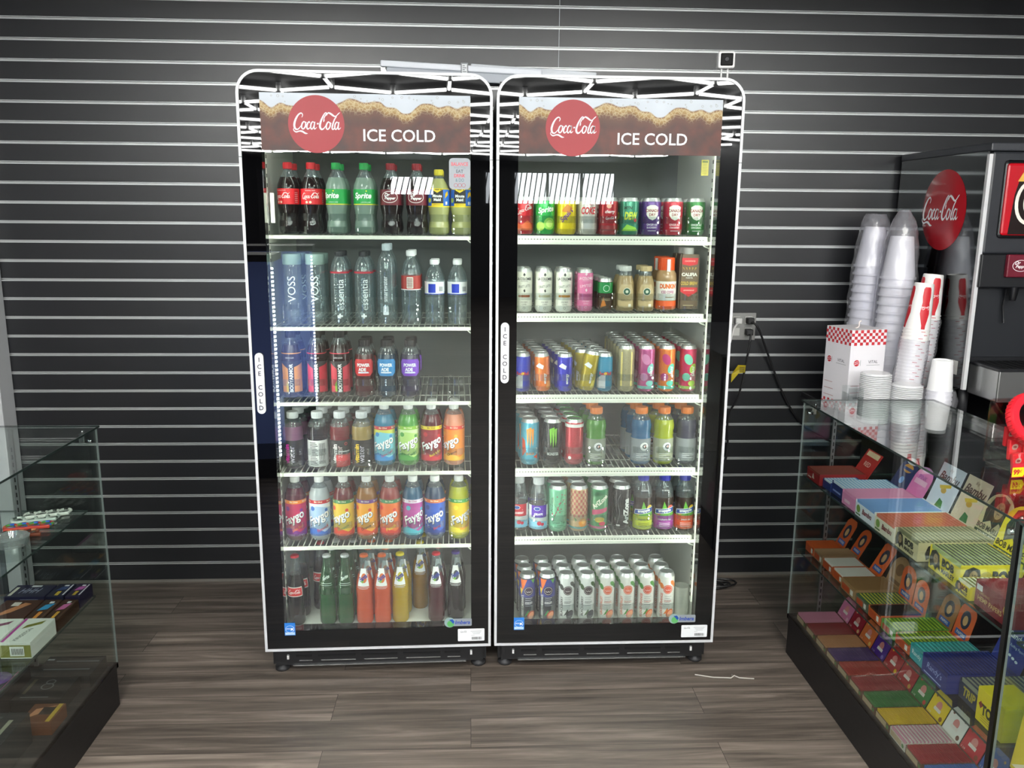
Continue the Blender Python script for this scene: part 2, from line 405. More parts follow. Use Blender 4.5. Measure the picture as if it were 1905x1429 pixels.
# LED-lit showcases behind the camera, mirrored in the left door
def tower(x, y, rz, label):
    t = thing('lit_showcase', label, 'showcase', (x, y, 0), rz)
    bm = bmesh.new(); box(bm, -.26, -.2, 0, .26, .2, .12); box(bm, -.26, -.2, 1.30, .26, .2, 1.34); build('case_frame', bm, BLACKP, t)
    bm = bmesh.new(); box(bm, -.24, -.17, .12, .24, -.16, 1.30); build('backlit_panel', bm, M('#8ea6f4', .5, emit=.32), t)
    bm = bmesh.new()
    for sx in (-.25, .25):
        for k in range(46): box(bm, sx-.006, .17, .13+k*.025, sx+.006, .19, .142+k*.025)
    build('led_strip', bm, M('#e6f0ff', .4, emit=12), t)
tower(-1.30, -1.2, -.1, 'tall showcase with pale blue lit back panel and bright edge strips')
tower(-1.32, .20, -.06, 'short lit showcase beside the left aisle, pale blue panel with dotted edge strips')

# ------------------------------------------------------------------ the two coolers
W2, DZ0, DZ1, OX, OZ0, OZ1 = .386, .105, 2.0, .318, .18, 1.935
def outline(inset=0, r=.068):
    P = [(-W2+inset, DZ0+inset), (W2-inset, DZ0+inset)]; rr = r-inset
    for cx, a0 in ((W2-r, 0), (-W2+r, 90)):
        for k in range(9):
            a = math.radians(a0+k*90/8); P.append((cx+rr*math.cos(a), DZ1-r+rr*math.sin(a)))
    return P
def ring_prism(bm, A, B, y0, y1, mi=0):
    n = len(A); va = [[bm.verts.new((p[0], y, p[1])) for p in A] for y in (y0, y1)]; vb = [[bm.verts.new((p[0], y, p[1])) for p in B] for y in (y0, y1)]
    for i in range(n):
        j = (i+1) % n
        for q in ((va[0][i], va[0][j], vb[0][j], vb[0][i]), (va[1][i], vb[1][i], vb[1][j], va[1][j]), (va[0][i], va[1][i], va[1][j], va[0][j]), (vb[0][i], vb[0][j], vb[1][j], vb[1][i])):
            f = bm.faces.new(q); f.material_index = mi
def header_material():
    m = bpy.data.materials.new('header_print'); m.use_nodes = True; nt = m.node_tree; L = nt.links; N = nt.nodes.new
    b = nt.nodes['Principled BSDF']; b.inputs['Roughness'].default_value = .5
    tc = N('ShaderNodeTexCoord'); sp = N('ShaderNodeSeparateXYZ'); L.new(tc.outputs['Object'], sp.inputs[0])
    # ragged ice line: height + noise(x)
    mp = N('ShaderNodeMapping'); mp.inputs['Scale'].default_value = (1, 1, .25); L.new(tc.outputs['Object'], mp.inputs[0])
    nx = N('ShaderNodeTexNoise'); nx.inputs['Scale'].default_value = 13; nx.inputs['Detail'].default_value = 1; L.new(mp.outputs[0], nx.inputs[0])
    ma = N('ShaderNodeMath'); ma.operation = 'MULTIPLY_ADD'; ma.inputs[1].default_value = .11; L.new(nx.outputs[0], ma.inputs[0])
    iv = N('ShaderNodeMath'); iv.operation = 'MULTIPLY'; iv.inputs[1].default_value = 1.0; L.new(sp.outputs['Z'], iv.inputs[0]); L.new(iv.outputs[0], ma.inputs[2])
    cr = N('ShaderNodeValToRGB'); cr.color_ramp.interpolation = 'LINEAR'; e = cr.color_ramp.elements
    mr = N('ShaderNodeMapRange'); mr.inputs[1].default_value = -.03; mr.inputs[2].default_value = .148; L.new(ma.outputs[0], mr.inputs[0])
    e[0].position = 0; e[0].color = lin('#2e1712'); e[1].position = 1; e[1].color = lin('#bcc4cc')
    for p, c in ((.45, '#38190f'), (.60, '#553019'), (.675, '#8a6a34'), (.735, '#a58c5c'), (.765, '#6e4822'), (.785, '#b4bcc4')):
        x = e.new(p); x.color = lin(c)
    L.new(mr.outputs[0], cr.inputs[0])
    n2 = N('ShaderNodeTexNoise'); n2.inputs['Scale'].default_value = 16; n2.inputs['Detail'].default_value = 5; L.new(tc.outputs['Object'], n2.inputs[0])
    r = N('ShaderNodeMapRange'); r.inputs[1].default_value = .35; r.inputs[2].default_value = .75; L.new(n2.outputs[0], r.inputs[0])
    mk = N('ShaderNodeMapRange'); mk.inputs[1].default_value = .6; mk.inputs[2].default_value = .4; L.new(mr.outputs[0], mk.inputs[0])
    mu = N('ShaderNodeMath'); mu.operation = 'MULTIPLY'; L.new(r.outputs[0], mu.inputs[0]); L.new(mk.outputs[0], mu.inputs[1])
    mu2 = N('ShaderNodeMath'); mu2.operation = 'MULTIPLY'; mu2.inputs[1].default_value = .6; L.new(mu.outputs[0], mu2.inputs[0])
    mx = N('ShaderNodeMix'); mx.data_type = 'RGBA'; L.new(mu2.outputs[0], mx.inputs[0]); L.new(cr.outputs[0], mx.inputs[6]); mx.inputs[7].default_value = lin('#6e2c18')
    # foam bubbles
    vo = N('ShaderNodeTexVoronoi'); vo.inputs['Scale'].default_value = 90; vo.feature = 'DISTANCE_TO_EDGE'; L.new(tc.outputs['Object'], vo.inputs[0])
    vr = N('ShaderNodeMapRange'); vr.inputs[1].default_value = .0; vr.inputs[2].default_value = .12; vr.inputs[3].default_value = .55; vr.inputs[4].default_value = 0; L.new(vo.outputs[0], vr.inputs[0])
    bk = N('ShaderNodeMapRange'); bk.inputs[1].default_value = .56; bk.inputs[2].default_value = .66; L.new(mr.outputs[0], bk.inputs[0])
    bk2 = N('ShaderNodeMapRange'); bk2.inputs[1].default_value = .79; bk2.inputs[2].default_value = .775; L.new(mr.outputs[0], bk2.inputs[0])
    m3 = N('ShaderNodeMath'); m3.operation = 'MULTIPLY'; L.new(bk.outputs[0], m3.inputs[0]); L.new(bk2.outputs[0], m3.inputs[1])
    m4 = N('ShaderNodeMath'); m4.operation = 'MULTIPLY'; L.new(m3.outputs[0], m4.inputs[0]); L.new(vr.outputs[0], m4.inputs[1])
    my = N('ShaderNodeMix'); my.data_type = 'RGBA'; L.new(m4.outputs[0], my.inputs[0]); L.new(mx.outputs[2], my.inputs[6]); my.inputs[7].default_value = lin('#c8bb94')
    L.new(my.outputs[2], b.inputs['Base Color'])
    return m
HEADER = header_material()
LINER = M('#e9ece4', .45)
LED = M('#fdfffa', .5, emit=LED_STRENGTH)
RAILM = M('#eceee2', .4)
def front_stop(bm):
    """clear moulded column front: curved lip and label bridge"""
    for z0, z1, r, a0, a1 in ((.0, .026, .0398, -52, 52), (.045, .068, .0398, -52, 52)):
        n = 14; P = []
        for k in range(n+1):
            a = math.radians(a0+(a1-a0)*k/n); P.append((r*math.sin(a), -r*math.cos(a)))
        for k in range(n):
            (x0, y0), (x1, y1) = P[k], P[k+1]; s = .972
            vs = [bm.verts.new(p) for p in ((x0,y0,z0),(x1,y1,z0),(x1,y1,z1),(x0,y0,z1),(x0*s,y0*s,z1),(x1*s,y1*s,z1),(x1*s,y1*s,z0),(x0*s,y0*s,z0))]
            for f in ((0,1,2,3),(3,2,5,4),(4,5,6,7),(1,0,7,6)): bm.faces.new([vs[i] for i in f])
    for sx in (-1, 1): box(bm, sx*.0312-.0006, -.0255, 0, sx*.0312+.0006, -.0235, .068)
stop_bm = bmesh.new(); front_stop(stop_bm)
stop_me = bpy.data.meshes.new('front_stop'); stop_bm.to_mesh(stop_me); stop_bm.free(); stop_me.materials.append(CLEAR); stop_me.shade_smooth(); stop_me.set_sharp_from_angle(angle=.6)
def make_cooler(label, cx, cy, rz, shelves, pill_z, cols, right):
    t = thing('drinks_cooler', label, 'drinks cooler', (cx, cy, 0), rz, 'the two glass door drinks coolers')
    # cabinet shell
    bm = bmesh.new(); cw = .375
    box(bm, -cw, .052, .10, -.348, .755, 1.985); box(bm, .348, .052, .10, cw, .755, 1.985)
    box(bm, -.348, .052, 1.955, .348, .755, 1.985); box(bm, -.348, .052, .10, .348, .755, .118); box(bm, -.348, .70, .118, .348, .755, 1.955)
    build('cabinet', bm, M('#101012', .4), t)
    bm = bmesh.new()
    box(bm, -.348, .056, .118, -.344, .70, 1.955); box(bm, .344, .056, .118, .348, .70, 1.955)
    box(bm, -.344, .66, .118, .344, .70, 1.955, 1); box(bm, -.344, .056, 1.95, .344, .66, 1.955); box(bm, -.344, .056, .118, .344, .66, .122)
    build('liner', bm, [LINER, M('#7d8180', .5)], t)
    # slotted shelf uprights
    for sx in (-1, 1):
        bm = bmesh.new(); x = sx*.342
        box(bm, min(x, x-sx*.008), .12, .2, max(x, x-sx*.008), .14, 1.9)
        for k in range(56): box(bm, min(x-sx*.008, x-sx*.0095), .126, .22+k*.03, max(x-sx*.008, x-sx*.0095), .134, .232+k*.03, 1)
        build('shelf_upright', bm, [RAILM, M('#2a2a2a', .6)], t)
    # base: grille, feet
    bm = bmesh.new(); box(bm, -.36, .035, .032, .36, .05, .102)
    box(bm, -.372, .05, .03, .372, .70, .10)
    for (a, b) in ((-.29, -.235), (-.215, -.085), (-.065, .06), (.08, .21), (.225, .28)):
        for z in (.062, .079): box(bm, a, .033, z, b, .0365, z+.0065, 1)
        box(bm, a+.01, .0335, .047, b, .0352, .050, 2)
    box(bm, -.30, .030, .030, .30, .036, .0335, 2)
    for x in (-.322, .314): bbox(bm, x, .030, .055, x+.009, .036, .072, .001, 3)
    build('kick_grille', bm, [M('#141416', .45), M('#040405', .6), STEEL, WHITEP], t)
    for x in (-.345, .345):
        for y in (.07, .66):
            bm = bmesh.new(); lathe(bm, [(.022, 0), (.026, .004), (.026, .014), (.014, .02), (.014, .034)], 12, cx=x, cy=y); build('foot', bm, M('#2c2c2e', .5), t)
    # shelves
    for i, z in enumerate(shelves):
        bm = bmesh.new(); rh = .011 if right else .006
        x0, x1 = -.335, (.318 if right else .33)
        bbox(bm, x0, .093, z-rh, x1, .102, z+rh, .0015)
        if right: bbox(bm, x0, .090, z-rh-.006, x1+.012, .099, z-rh+.006, .0015)
        for k in range(34):
            x = x0+.01+(x1-x0-.02)*k/33; box(bm, x-.0013, .10, z-.004, x+.0013, .60, z-.0015)
        for y in (.25, .45, .6): box(bm, x0, y-.0025, z-.006, x1, y+.0025, z-.004)
        for sx in (x0, x1): box(bm, sx-.003, .10, z-.02, sx+.003, .62, z)
        # bracket arm at the corner
        tube(bm, [(x1-.02, .095, z-rh), (x1-.01, .095, z-rh-.01), (x1+.006, .096, z-rh-.016)], .002, 6)
        sh = build('shelf', bm, RAILM, t)
        if right:
            a = Art()
            for k in range(62):
                u = -.31+k*.01; a.rect(u, -.002, u+.0055, .001, '#77796f'); a.lay = 0
            a.flat('rail_slots', sh, front_mtx(0, .093, z))
        for x in cols[i]:
            o = bpy.data.objects.new('front_stop', stop_me); C.objects.link(o); o.parent = sh;  o.location = Matrix.Rotation(-rz, 3, 'Z') @ Vector((x-cx, 2.87-cy, z+.007))
    for x in cols[5]:
        o = bpy.data.objects.new('front_stop', stop_me); C.objects.link(o); o.parent = t; o.scale = (.85, .85, 1); o.location = Matrix.Rotation(-rz, 3, 'Z') @ Vector((x-cx, 2.86-cy, .1225))
    # diode strips
    for sx in (-1, 1):
        bm = bmesh.new(); x = sx*.336
        box(bm, min(x, x-sx*.010), .053, .19, max(x, x-sx*.010), .060, 1.93)
        for k in range(98):
            z = .205+k*.0175; xa = x-sx*.0105
            f = bm.faces.new([bm.verts.new(p) for p in ((xa, .0545, z), (xa-sx*.0015, .0625, z), (xa-sx*.0015, .0625, z+.007), (xa, .0545, z+.007))]); f.material_index = 1
        build('diode_strip', bm, [RAILM, LED], t)
    bm = bmesh.new(); box(bm, -.30, .056, 1.936, .30, .070, 1.946)
    for k in range(34):
        x = -.293+k*.0176; f = bm.faces.new([bm.verts.new(p) for p in ((x, .057, 1.9355), (x+.007, .057, 1.9355), (x+.007, .066, 1.9345), (x, .066, 1.9345))]); f.material_index = 1
    build('diode_strip', bm, [RAILM, LED], t)
    # door
    bm = bmesh.new(); A = outline(.008); n = len(A)
    H = [(-OX, OZ0), (OX, OZ0)]+[(OX, OZ1)]*9+[(-OX, OZ1)]*9
    ring_prism(bm, A, H, .0, .045)
    bmesh.ops.remove_doubles(bm, verts=bm.verts[:], dist=1e-5)
    door = build('door', bm, BLACKG, t)
    bm = bmesh.new(); ring_prism(bm, outline(0), outline(.0085), -.003, .047)
    build('door_trim', bm, M('#cfd1d4', .4), door)
    bm = bmesh.new()
    for sx in (-1, 1): box(bm, min(sx*W2, sx*(W2-.009)), -.0036, 1.744, max(sx*W2, sx*(W2-.009)), .0, 1.747)
    build('trim_joint', bm, M('#7a7c7e', .5), door)
    bm = bmesh.new(); box(bm, -OX, .001, OZ0, OX, .005, OZ1); build('glass_pane', bm, PANE, door)
    # header sign, printed on the inner side of the glass
    bm = bmesh.new(); box(bm, -OX+.001, -.0009, 1.766, OX-.001, .0006, OZ1-.001)
    for v in bm.verts: v.co.z -= 1.85
    hs = build('header_sign', bm, HEADER, door); hs.location = (0, 0, 1.85)
    a = Art(.5); hx = -.150
    a.disc(hx, -.006, .0845, '#96222a', n=56); a.coke(hx+.001, -.004, .146, '#d2d4d8', ky=1.2)
    a.flat('round_logo', hs, front_mtx(0, -.0009, 0), off=.0004, st=.00005)
    a = Art(.5)
    a.text('ICE COLD', .1, -.036, .036, '#dcdee2', w=.262, bold=.012)
    rnd = random.Random(3)
    for k in range(26):
        x = rnd.uniform(-.3, .3)
        if abs(x-hx) > .08: a.ring(x, rnd.uniform(.055, .078), rnd.uniform(.0015, .004), .0007, '#7c7468', n=10); a.lay -= 1
    a.flat('sign_lettering', hs, front_mtx(0, -.0009, 0), off=.0002, st=.00002)
    # vertical pull plate ICE COLD
    bm = bmesh.new(); px = -.356
    P = [];
    for cz, a0 in ((pill_z+.086, 0), (pill_z-.086, 180)):
        for k in range(9): an = math.radians(a0+k*22.5); P.append((px+.0135*math.cos(an), cz+.0135*math.sin(an)))
    v0 = [bm.verts.new((p[0], -.0005, p[1])) for p in P]; v1 = [bm.verts.new((p[0], -.006, p[1])) for p in P]
    bm.faces.new(v1)
    for k in range(len(P)): bm.faces.new((v0[k], v0[(k+1) % len(P)], v1[(k+1) % len(P)], v1[k]))
    pl = build('door_pull_plate', bm, M('#d9dbe2', .35), door)
    a = Art()
    for k, c in enumerate('ICE COLD'):
        if c != ' ': a.text(c, 0, .078-k*.0225, .0145, '#1c1d22', bold=.01)
    a.flat('plate_lettering', pl, front_mtx(px, -.0062, pill_z))
    # stickers
    a = Art(.4); a.rect(-.018, -.023, .018, .023, '#2f7fd6'); a.rect(-.016, -.021, .016, -.012, '#bcd8f2'); a.ring(0, 0, .015, .001, '#e8f2fb', ry=.013)
    a.text('energy', -.001, .0, .007, '#ffffff', w=.022, shear=.3); a.poly([(.004,.004),(.008,.002),(.013,.006),(.010,.0),(.013,-.006),(.007,-.003),(.003,-.007),(.003,-.001)], '#ffffff')
    a.flat('energy_sticker', door, front_mtx(-OX+.018, -.0004, .186))
    a = Art(.4); a.rounded(-.026, -.014, .052, .014, .004, '#8f969b'); a.disc(-.024, 0, .0185, '#8fa7a6'); a.disc(-.021, -.005, .012, '#5fae63'); a.poly([(-.026,.010),(-.014,.012),(-.007,.002),(-.012,-.006),(-.018,.002)], '#1f4fa8')
    a.text('Imbera', .020, 0, .014, '#2c4aa6', w=.056, shear=.25, bold=.03)
    a.flat('maker_badge', door, front_mtx(.268, -.0004, .196))
    a = Art(.4); a.rounded(-.046, -.023, .046, .023, .003, '#eceff1'); a.coke(-.026, .012, .022, '#2a2a2e')
    for k in range(3): a.rect(-.002+k*.004, .013-k*.005, .036-k*.003, .0142-k*.005, '#8a8d90')
    x = .002
    rnd = random.Random(5)
    while x < .036:
        wd = rnd.choice((.0007, .0012, .0018)); a.rect(x, -.018, x+wd, -.008, '#1c1c1e'); a.lay -= 1; x += wd+.001
    a.rect(.0, -.0025, .012, -.0015, '#8a8d90')
    a.flat('barcode_sticker', door, front_mtx(.318, -.0004, .148))
    if not right:
        a = Art(.4); a.rounded(-.033, -.047, .033, .047, .012, '#8f959b')
        a.text('BALANCE', 0, .029, .011, '#c22a3a', w=.052, bold=.02); a.text('WHAT YOU', 0, .018, .0075, '#6f767c', w=.037)
        a.text('EAT', 0, .0075, .010, '#3c4450', w=.022, bold=.02); a.text('DRINK', 0, -.006, .010, '#c22a3a', w=.034, bold=.02); a.text('& DO', 0, -.0195, .010, '#3d6470', w=.026)
        for k in (-1, 0, 1): a.ring(k*.012, -.035, .0062, .0012, '#9a3040', n=16); a.disc(k*.012, -.035, .002, '#8a97a0', n=8)
        a.flat('balance_sticker', door, front_mtx(.284, -.0004, 1.703))
        bm = bmesh.new(); bbox(bm, -.334, .085, 1.545, -.326, .10, 1.645, .001); build('thermometer', bm, WHITEP, t)
        bm = bmesh.new(); box(bm, -.312, .064, 1.548, -.300, .068, 1.64); build('price_strip', bm, M('#e8e8d8', .4), t)
    else:
        a = Art(.4); a.rect(-.012, -.025, .012, .025, '#b5a83a'); a.rect(-.009, .016, .009, .022, '#4d5a1c')
        for k in range(7): a.rect(-.009, .011-k*.005, .007, .0125-k*.005, '#6d6a2c')
        a.flat('energy_guide_label', t, front_mtx(.298, .10, 1.735))
    return t
LCOL = [[-.597,-.521,-.440,-.349,-.262,-.177,-.104,-.029], [-.595,-.519,-.438,-.358,-.282,-.200,-.121,-.044], [-.611,-.525,-.448,-.363,-.287,-.207,-.128,-.047],
        [-.616,-.532,-.455,-.379,-.300,-.217,-.137,-.058], [-.618,-.534,-.450,-.368,-.286,-.205,-.127,-.042], []]
RCOL = [[.178,.250,.322,.393,.463,.534,.608,.683,.759], [.182,.250,.319,.391,.460,.529,.599,.670,.747], [.181,.253,.328,.402,.468,.542,.613,.685,.760],
        [.209,.289,.366,.443,.523,.604,.685,.767], [.172,.243,.313,.388,.462,.543,.621,.698,.772], [.206,.279,.349,.424,.497,.571,.643,.718]]
LSH = [1.503, 1.208, .956, .711, .447-.012+.01]
LSH = [1.503, 1.205, .951, .705, .438]
RSH = [1.502, 1.246, .968, .707, .457]
coolL = make_cooler('left glass door drinks cooler, full of bottles, standing against the slat wall', -.3165, 2.692, .02, LSH, 1.042, LCOL, False)
coolR = make_cooler('right glass door drinks cooler, mostly cans, with a small camera on top', .4675, 2.70, 0, RSH, 1.139, RCOL, True)

# ------------------------------------------------------------------ drinks: one builder per kind
def copy_tree(o, parent=None):
    c = o.copy(); C.objects.link(c)
    if parent: c.parent = parent
    for ch in o.children: copy_tree(ch, c)
    return c
def lathe2(prof, split, name, mA, mB, parent):
    """lathe whose faces above height split use the second material"""
    bm = bmesh.new(); lathe(bm, prof, 28)
    for f in bm.faces:
        if f.calc_center_median().z > split: f.material_index = 1
    return build(name, bm, [mA, mB], parent, True)
CANP = lambda r, h: [(r*.74, .0015), (r*.80, 0), (r*.90, .003), (r, .012), (r, h-.0165), (r*.985, h-.0135), (r*.96, h-.0115), (r*.84, h-.004), (r*.80, h-.001)]
def can(kind, r, h, col, art=None, top='#c9cfcf', metal=.35):
    t = thing(kind, '', 'drink can')
    lathe2(CANP(r, h), h-.010, 'can_body', M(col, .28, metal, .3), TINLID, t)
    bm = bmesh.new(); lathe(bm, [(r*.80, h-.0015), (r*.83, h), (r*.80, h+.001), (r*.76, h), (r*.74, h-.004), (r*.1, h-.004)], 24)
    box(bm, -r*.18, -r*.45, h-.004, r*.18, r*.12, h-.0025)
    build('can_lid', bm, TINLID, t, True)
    if art: art.wrap(r, 'label', t)
    return t
def bottle(kind, prof, fill, liq, cap, R, art=None, Rz=None, cat='drink bottle', clear=CLEARB, capdown=None):
    t = thing(kind, '', cat)
    lathe2(prof, fill, 'bottle_body', liq, clear, t)
    if cap:
        r, z0, z1, col = cap
        bm = bmesh.new(); lathe(bm, [(r*.97, z0), (r, z0+.002), (r, z1-.002), (r*.93, z1)], 24)
        for k in range(20):
            a = k*PI/10; x, y = r*math.sin(a), r*math.cos(a)
            cyl(bm, (x, y, z0+.003), (x, y, z1-.003), .0007, 4)
        build('cap', bm, M(col, .4), t, True)
    if art: art.wrap(R, 'label', t, Rz=Rz)
    return t
P_COKE = [(.024,0),(.032,.006),(.0345,.02),(.0335,.035),(.030,.055),(.0325,.075),(.0352,.088),(.0355,.095),(.0355,.145),(.034,.158),(.025,.182),(.016,.198),(.0135,.204),(.0135,.216)]
P_FAYGO = [(.028,0),(.035,.008),(.0365,.018),(.0365,.150),(.0345,.168),(.027,.190),(.018,.204),(.0135,.210),(.0135,.216)]
P_VIT = [(.029,0),(.0345,.006),(.0345,.10),(.0335,.106),(.0355,.112),(.0355,.122),(.033,.145),(.024,.166),(.0175,.172),(.0175,.18)]
P_GAT = [(.03,0),(.035,.008),(.035,.096),(.033,.103),(.0355,.110),(.033,.117),(.0362,.127),(.0362,.14),(.032,.160),(.022,.176),(.018,.182),(.018,.19)]
P_SNAP = [(.029,0),(.0345,.008),(.0355,.03),(.0345,.075),(.033,.105),(.0335,.125),(.031,.150),(.024,.172),(.0165,.184),(.015,.19)]
P_GLASS = [(.026,0),(.0300,.008),(.0305,.045),(.0285,.085),(.0300,.118),(.0305,.130),(.028,.160),(.0215,.190),(.0155,.222),(.0130,.25),(.0128,.257)]
P_WATER = [(.028,0),(.0325,.006),(.032,.02),(.0328,.026),(.0318,.034),(.0328,.042),(.0318,.05),(.0328,.058),(.0318,.066),(.0328,.074),(.0318,.082),(.0328,.09),(.0328,.145),(.030,.160),(.022,.182),(.0135,.194),(.0135,.2)]
P_SMART = [(.027,0),(.0315,.006),(.0315,.175),(.0305,.195),(.025,.220),(.014,.240),(.0125,.248)]
P_BODY = [(.028,0),(.0345,.008),(.0345,.13),(.033,.148),(.027,.180),(.018,.200),(.0165,.208)]
P_POWER = [(.028,0),(.0335,.006),(.033,.03),(.029,.055),(.0335,.078),(.0345,.085),(.0345,.125),(.031,.148),(.021,.170),(.0175,.176)]
P_FRAP = [(.029,0),(.0315,.006),(.0315,.075),(.030,.095),(.023,.118),(.0195,.132),(.0195,.14)]
P_DUNK = [(.031,0),(.0355,.006),(.0355,.028),(.0345,.034),(.0345,.098),(.0355,.104),(.034,.122),(.026,.136),(.024,.14)]
P_VOSS = [(.0295,0),(.0305,.003),(.0305,.193),(.0300,.196)]
Rwaist = lambda prof: (lambda z: next((a[0]+(b[0]-a[0])*(z-a[1])/max(1e-6, b[1]-a[1]) for a, b in zip(prof, prof[1:]) if a[1] <= z <= b[1]), prof[-1][0]))
def A_cokebottle():
    a = Art(); a.rect(-.111, .095, .111, .145, '#d31c26'); a.coke(0, .121, .062, '#ffffff'); a.text('ORIGINAL TASTE', 0, .139, .003, '#ffffff')
    a.disc(-.012, .102, .004, '#f1d9c0'); a.disc(.0, .102, .004, '#f1d9c0'); a.rect(.045, .098, .060, .14, '#b51620')
    for k in range(6): a.rect(.046, .101+k*.006, .059, .1025+k*.006, '#f0c9c9'); a.lay -= 1
    return a
def A_sprite():
    a = Art(); a.rect(-.111, .095, .111, .145, '#1fa04a'); a.text('Sprite', 0, .122, .024, '#ffffff', w=.062, shear=.25, bold=.03); a.disc(.012, .139, .0022, '#f4e84a'); a.rect(-.111, .095, .111, .098, '#d8dc3a'); a.text('LEMON LIME', .01, .103, .004, '#dff2df')
    return a
def A_pepper():
    a = Art(); a.rect(-.111, .095, .111, .145, '#6b1624'); a.ring(0, .121, .028, .0018, '#f2e6e6', ry=.019); a.text('Dr', -.008, .128, .011, '#ffffff', shear=.3, bold=.03); a.text('Pepper', .002, .116, .012, '#ffffff', w=.042, shear=.25, bold=.03)
    return a
def A_lemonade():
    a = Art(); a.rect(-.111, .090, .111, .150, '#2468c4'); a.rect(-.111, .090, .111, .094, '#f2d51f'); a.rect(-.111, .147, .111, .150, '#f2d51f')
    a.rect(-.024, .102, .016, .147, '#1a1712'); a.poly([(-.024,.147),(-.004,.136),(.016,.147),(.010,.150),(-.018,.150)], '#f2d51f'); a.rect(-.024, .094, .016, .102, '#f6d410')
    a.text('Minute', -.004, .126, .0095, '#ffffff', w=.031, bold=.04); a.text('Maid', -.004, .114, .0095, '#ffffff', w=.025, bold=.04); a.text('LEMONADE', -.004, .098, .0035, '#22324a')
    a.poly([(.022,.118),(.036,.130),(.034,.142),(.024,.134)], '#f4c318'); a.disc(-.034, .112, .008, '#c9d23a'); a.poly([(.024,.098),(.032,.098),(.032,.108),(.024,.108)], '#e8eef4')
    return a
def A_vert(word, z0, z1, size, col, u=0, extra=None):
    a = extra or Art(); a.text(word, u, (z0+z1)/2, size, col, w=z1-z0, bold=.0, rot=PI/2); return a
def A_faygo(base, band, word2, c2, swirl, tilt=.45, word_u=0.0, bandtxt='#f6f2d0', accent=None):
    a = Art(); a.rect(-.114, .018, .114, .149, base)
    a.poly([(-.05,.018),(.05,.018),(.05,.045),(.02,.032),(-.02,.050),(-.05,.036)], swirl)
    if accent: a.poly([(-.05,.105),(-.01,.128),(.05,.118),(.05,.136),(-.05,.136)], accent)
    a.disc(-.022+word_u, .118, .0085, swirl); a.disc(.028+word_u, .112, .006, swirl)
    a.rect(-.114, .136, .114, .149, band); 
    for u in (-.045, .0, .045): a.text('Big 23oz', u, .1425, .0078, bandtxt, w=.03, bold=.02); a.lay -= 1
    a.lay += 1
    a.text('Faygo', word_u+.0015, .0795, .040, '#3c3c48', w=.084, shear=.2, bold=.035, rot=tilt); a.text('Faygo', word_u, .081, .040, '#fafafa', w=.082, shear=.2, bold=.025, rot=tilt)
    a.text(word2, word_u+.014, .046, .012, c2, w=.045, shear=.2, bold=.02, rot=tilt)
    return a
def A_blockbottle(col, word, wc, z0=.0, z1=.1):
    a = Art(); a.rect(-.107, z0, .107, z1, col); return a
def mono(ink='#1c1c1c'): return Art()
def A_fanta(fruit):
    a = Art(); a.poly([(-.016,.212),(.016,.212),(.023,.148),(-.023,.148)], '#f4f4f2'); a.disc(.003, .178, .013, fruit, ry=.017); a.poly([(-.010,.165),(-.002,.160),(.004,.17),(-.004,.176)], '#7cb53a')
    a.text('Fanta', 0, .180, .018, '#1f2f8c', w=.036, bold=.04, rot=.5)
    a.rect(-.023, .143, .023, .1445, '#f4f4f2'); a.rect(-.018, .1385, .018, .1395, '#f4f4f2'); return a
def A_snapple(col, leaf, flav, fc):
    a = Art(); a.rect(-.107, .008, .107, .058, col); a.poly([(-.04,.058),(-.03,.078),(-.016,.062),(-.004,.112),(.014,.070),(.035,.084),(.04,.058)], '#69b53c'); a.disc(.022, .085, .013, leaf); a.disc(-.024, .068, .009, leaf)
    a.poly([(-.04,.062),(.036,.072),(.038,.091),(-.038,.080)], '#f2f4f8'); a.poly([(-.038,.064),(.034,.073),(.036,.089),(-.036,.078)], '#244a9c'); a.text('snapple', -.001, .0765, .015, '#ffffff', w=.058, bold=.03, rot=.13)
    a.text(flav, 0, .044, .008, fc, w=.045, bold=.02); a.text('ALL NATURAL', 0, .152, .005, '#f2f2f2', w=.03)
    for k in range(3): a.rect(-.02, .018+k*.006, .02, .0195+k*.006, fc); a.lay -= 1
    return a
def A_canada(base, flav, fc='#ffffff'):
    a = Art(); a.poly([(-.020,.092),(-.008,.098),(.008,.098),(.020,.092),(.020,.066),(.012,.054),(0,.048),(-.012,.054),(-.020,.066)], '#f0efe2')
    a.text('CANADA', 0, .080, .010, '#8d1a2a', w=.046, bold=.03); a.text('DRY', 0, .0665, .009, '#8d1a2a', w=.022, bold=.03); a.text('GINGER ALE', 0, .034, .0065, fc, w=.036); a.text(flav, 0, .0245, .0055, fc, w=.034); a.rect(-.014, .013, .014, .0145, fc)
    return a
def A_colombe(bg, ink, word2, wc):
    a = Art(); a.poly([(-.005,.124),(0,.133),(.005,.124)], ink); a.rect(-.0015, .121, .0015, .124, ink); a.text('LA COLOMBE', 0, .112, .0095, ink, w=.052, bold=.03); a.rect(-.013, .1035, .013, .1045, ink)
    a.text(word2, 0, .087, .009, ink, w=.042, rot=.12); a.poly([(-.003,.074),(.002,.078),(.004,.070),(0,.066)], ink); a.rounded(-.021, .050, .021, .058, .003, wc); a.text('COLD BREW', 0, .034, .005, ink, w=.024); a.text('COFFEE', 0, .026, .0045, ink, w=.016); a.ring(0, .014, .0042, .001, ink, n=12)
    return a
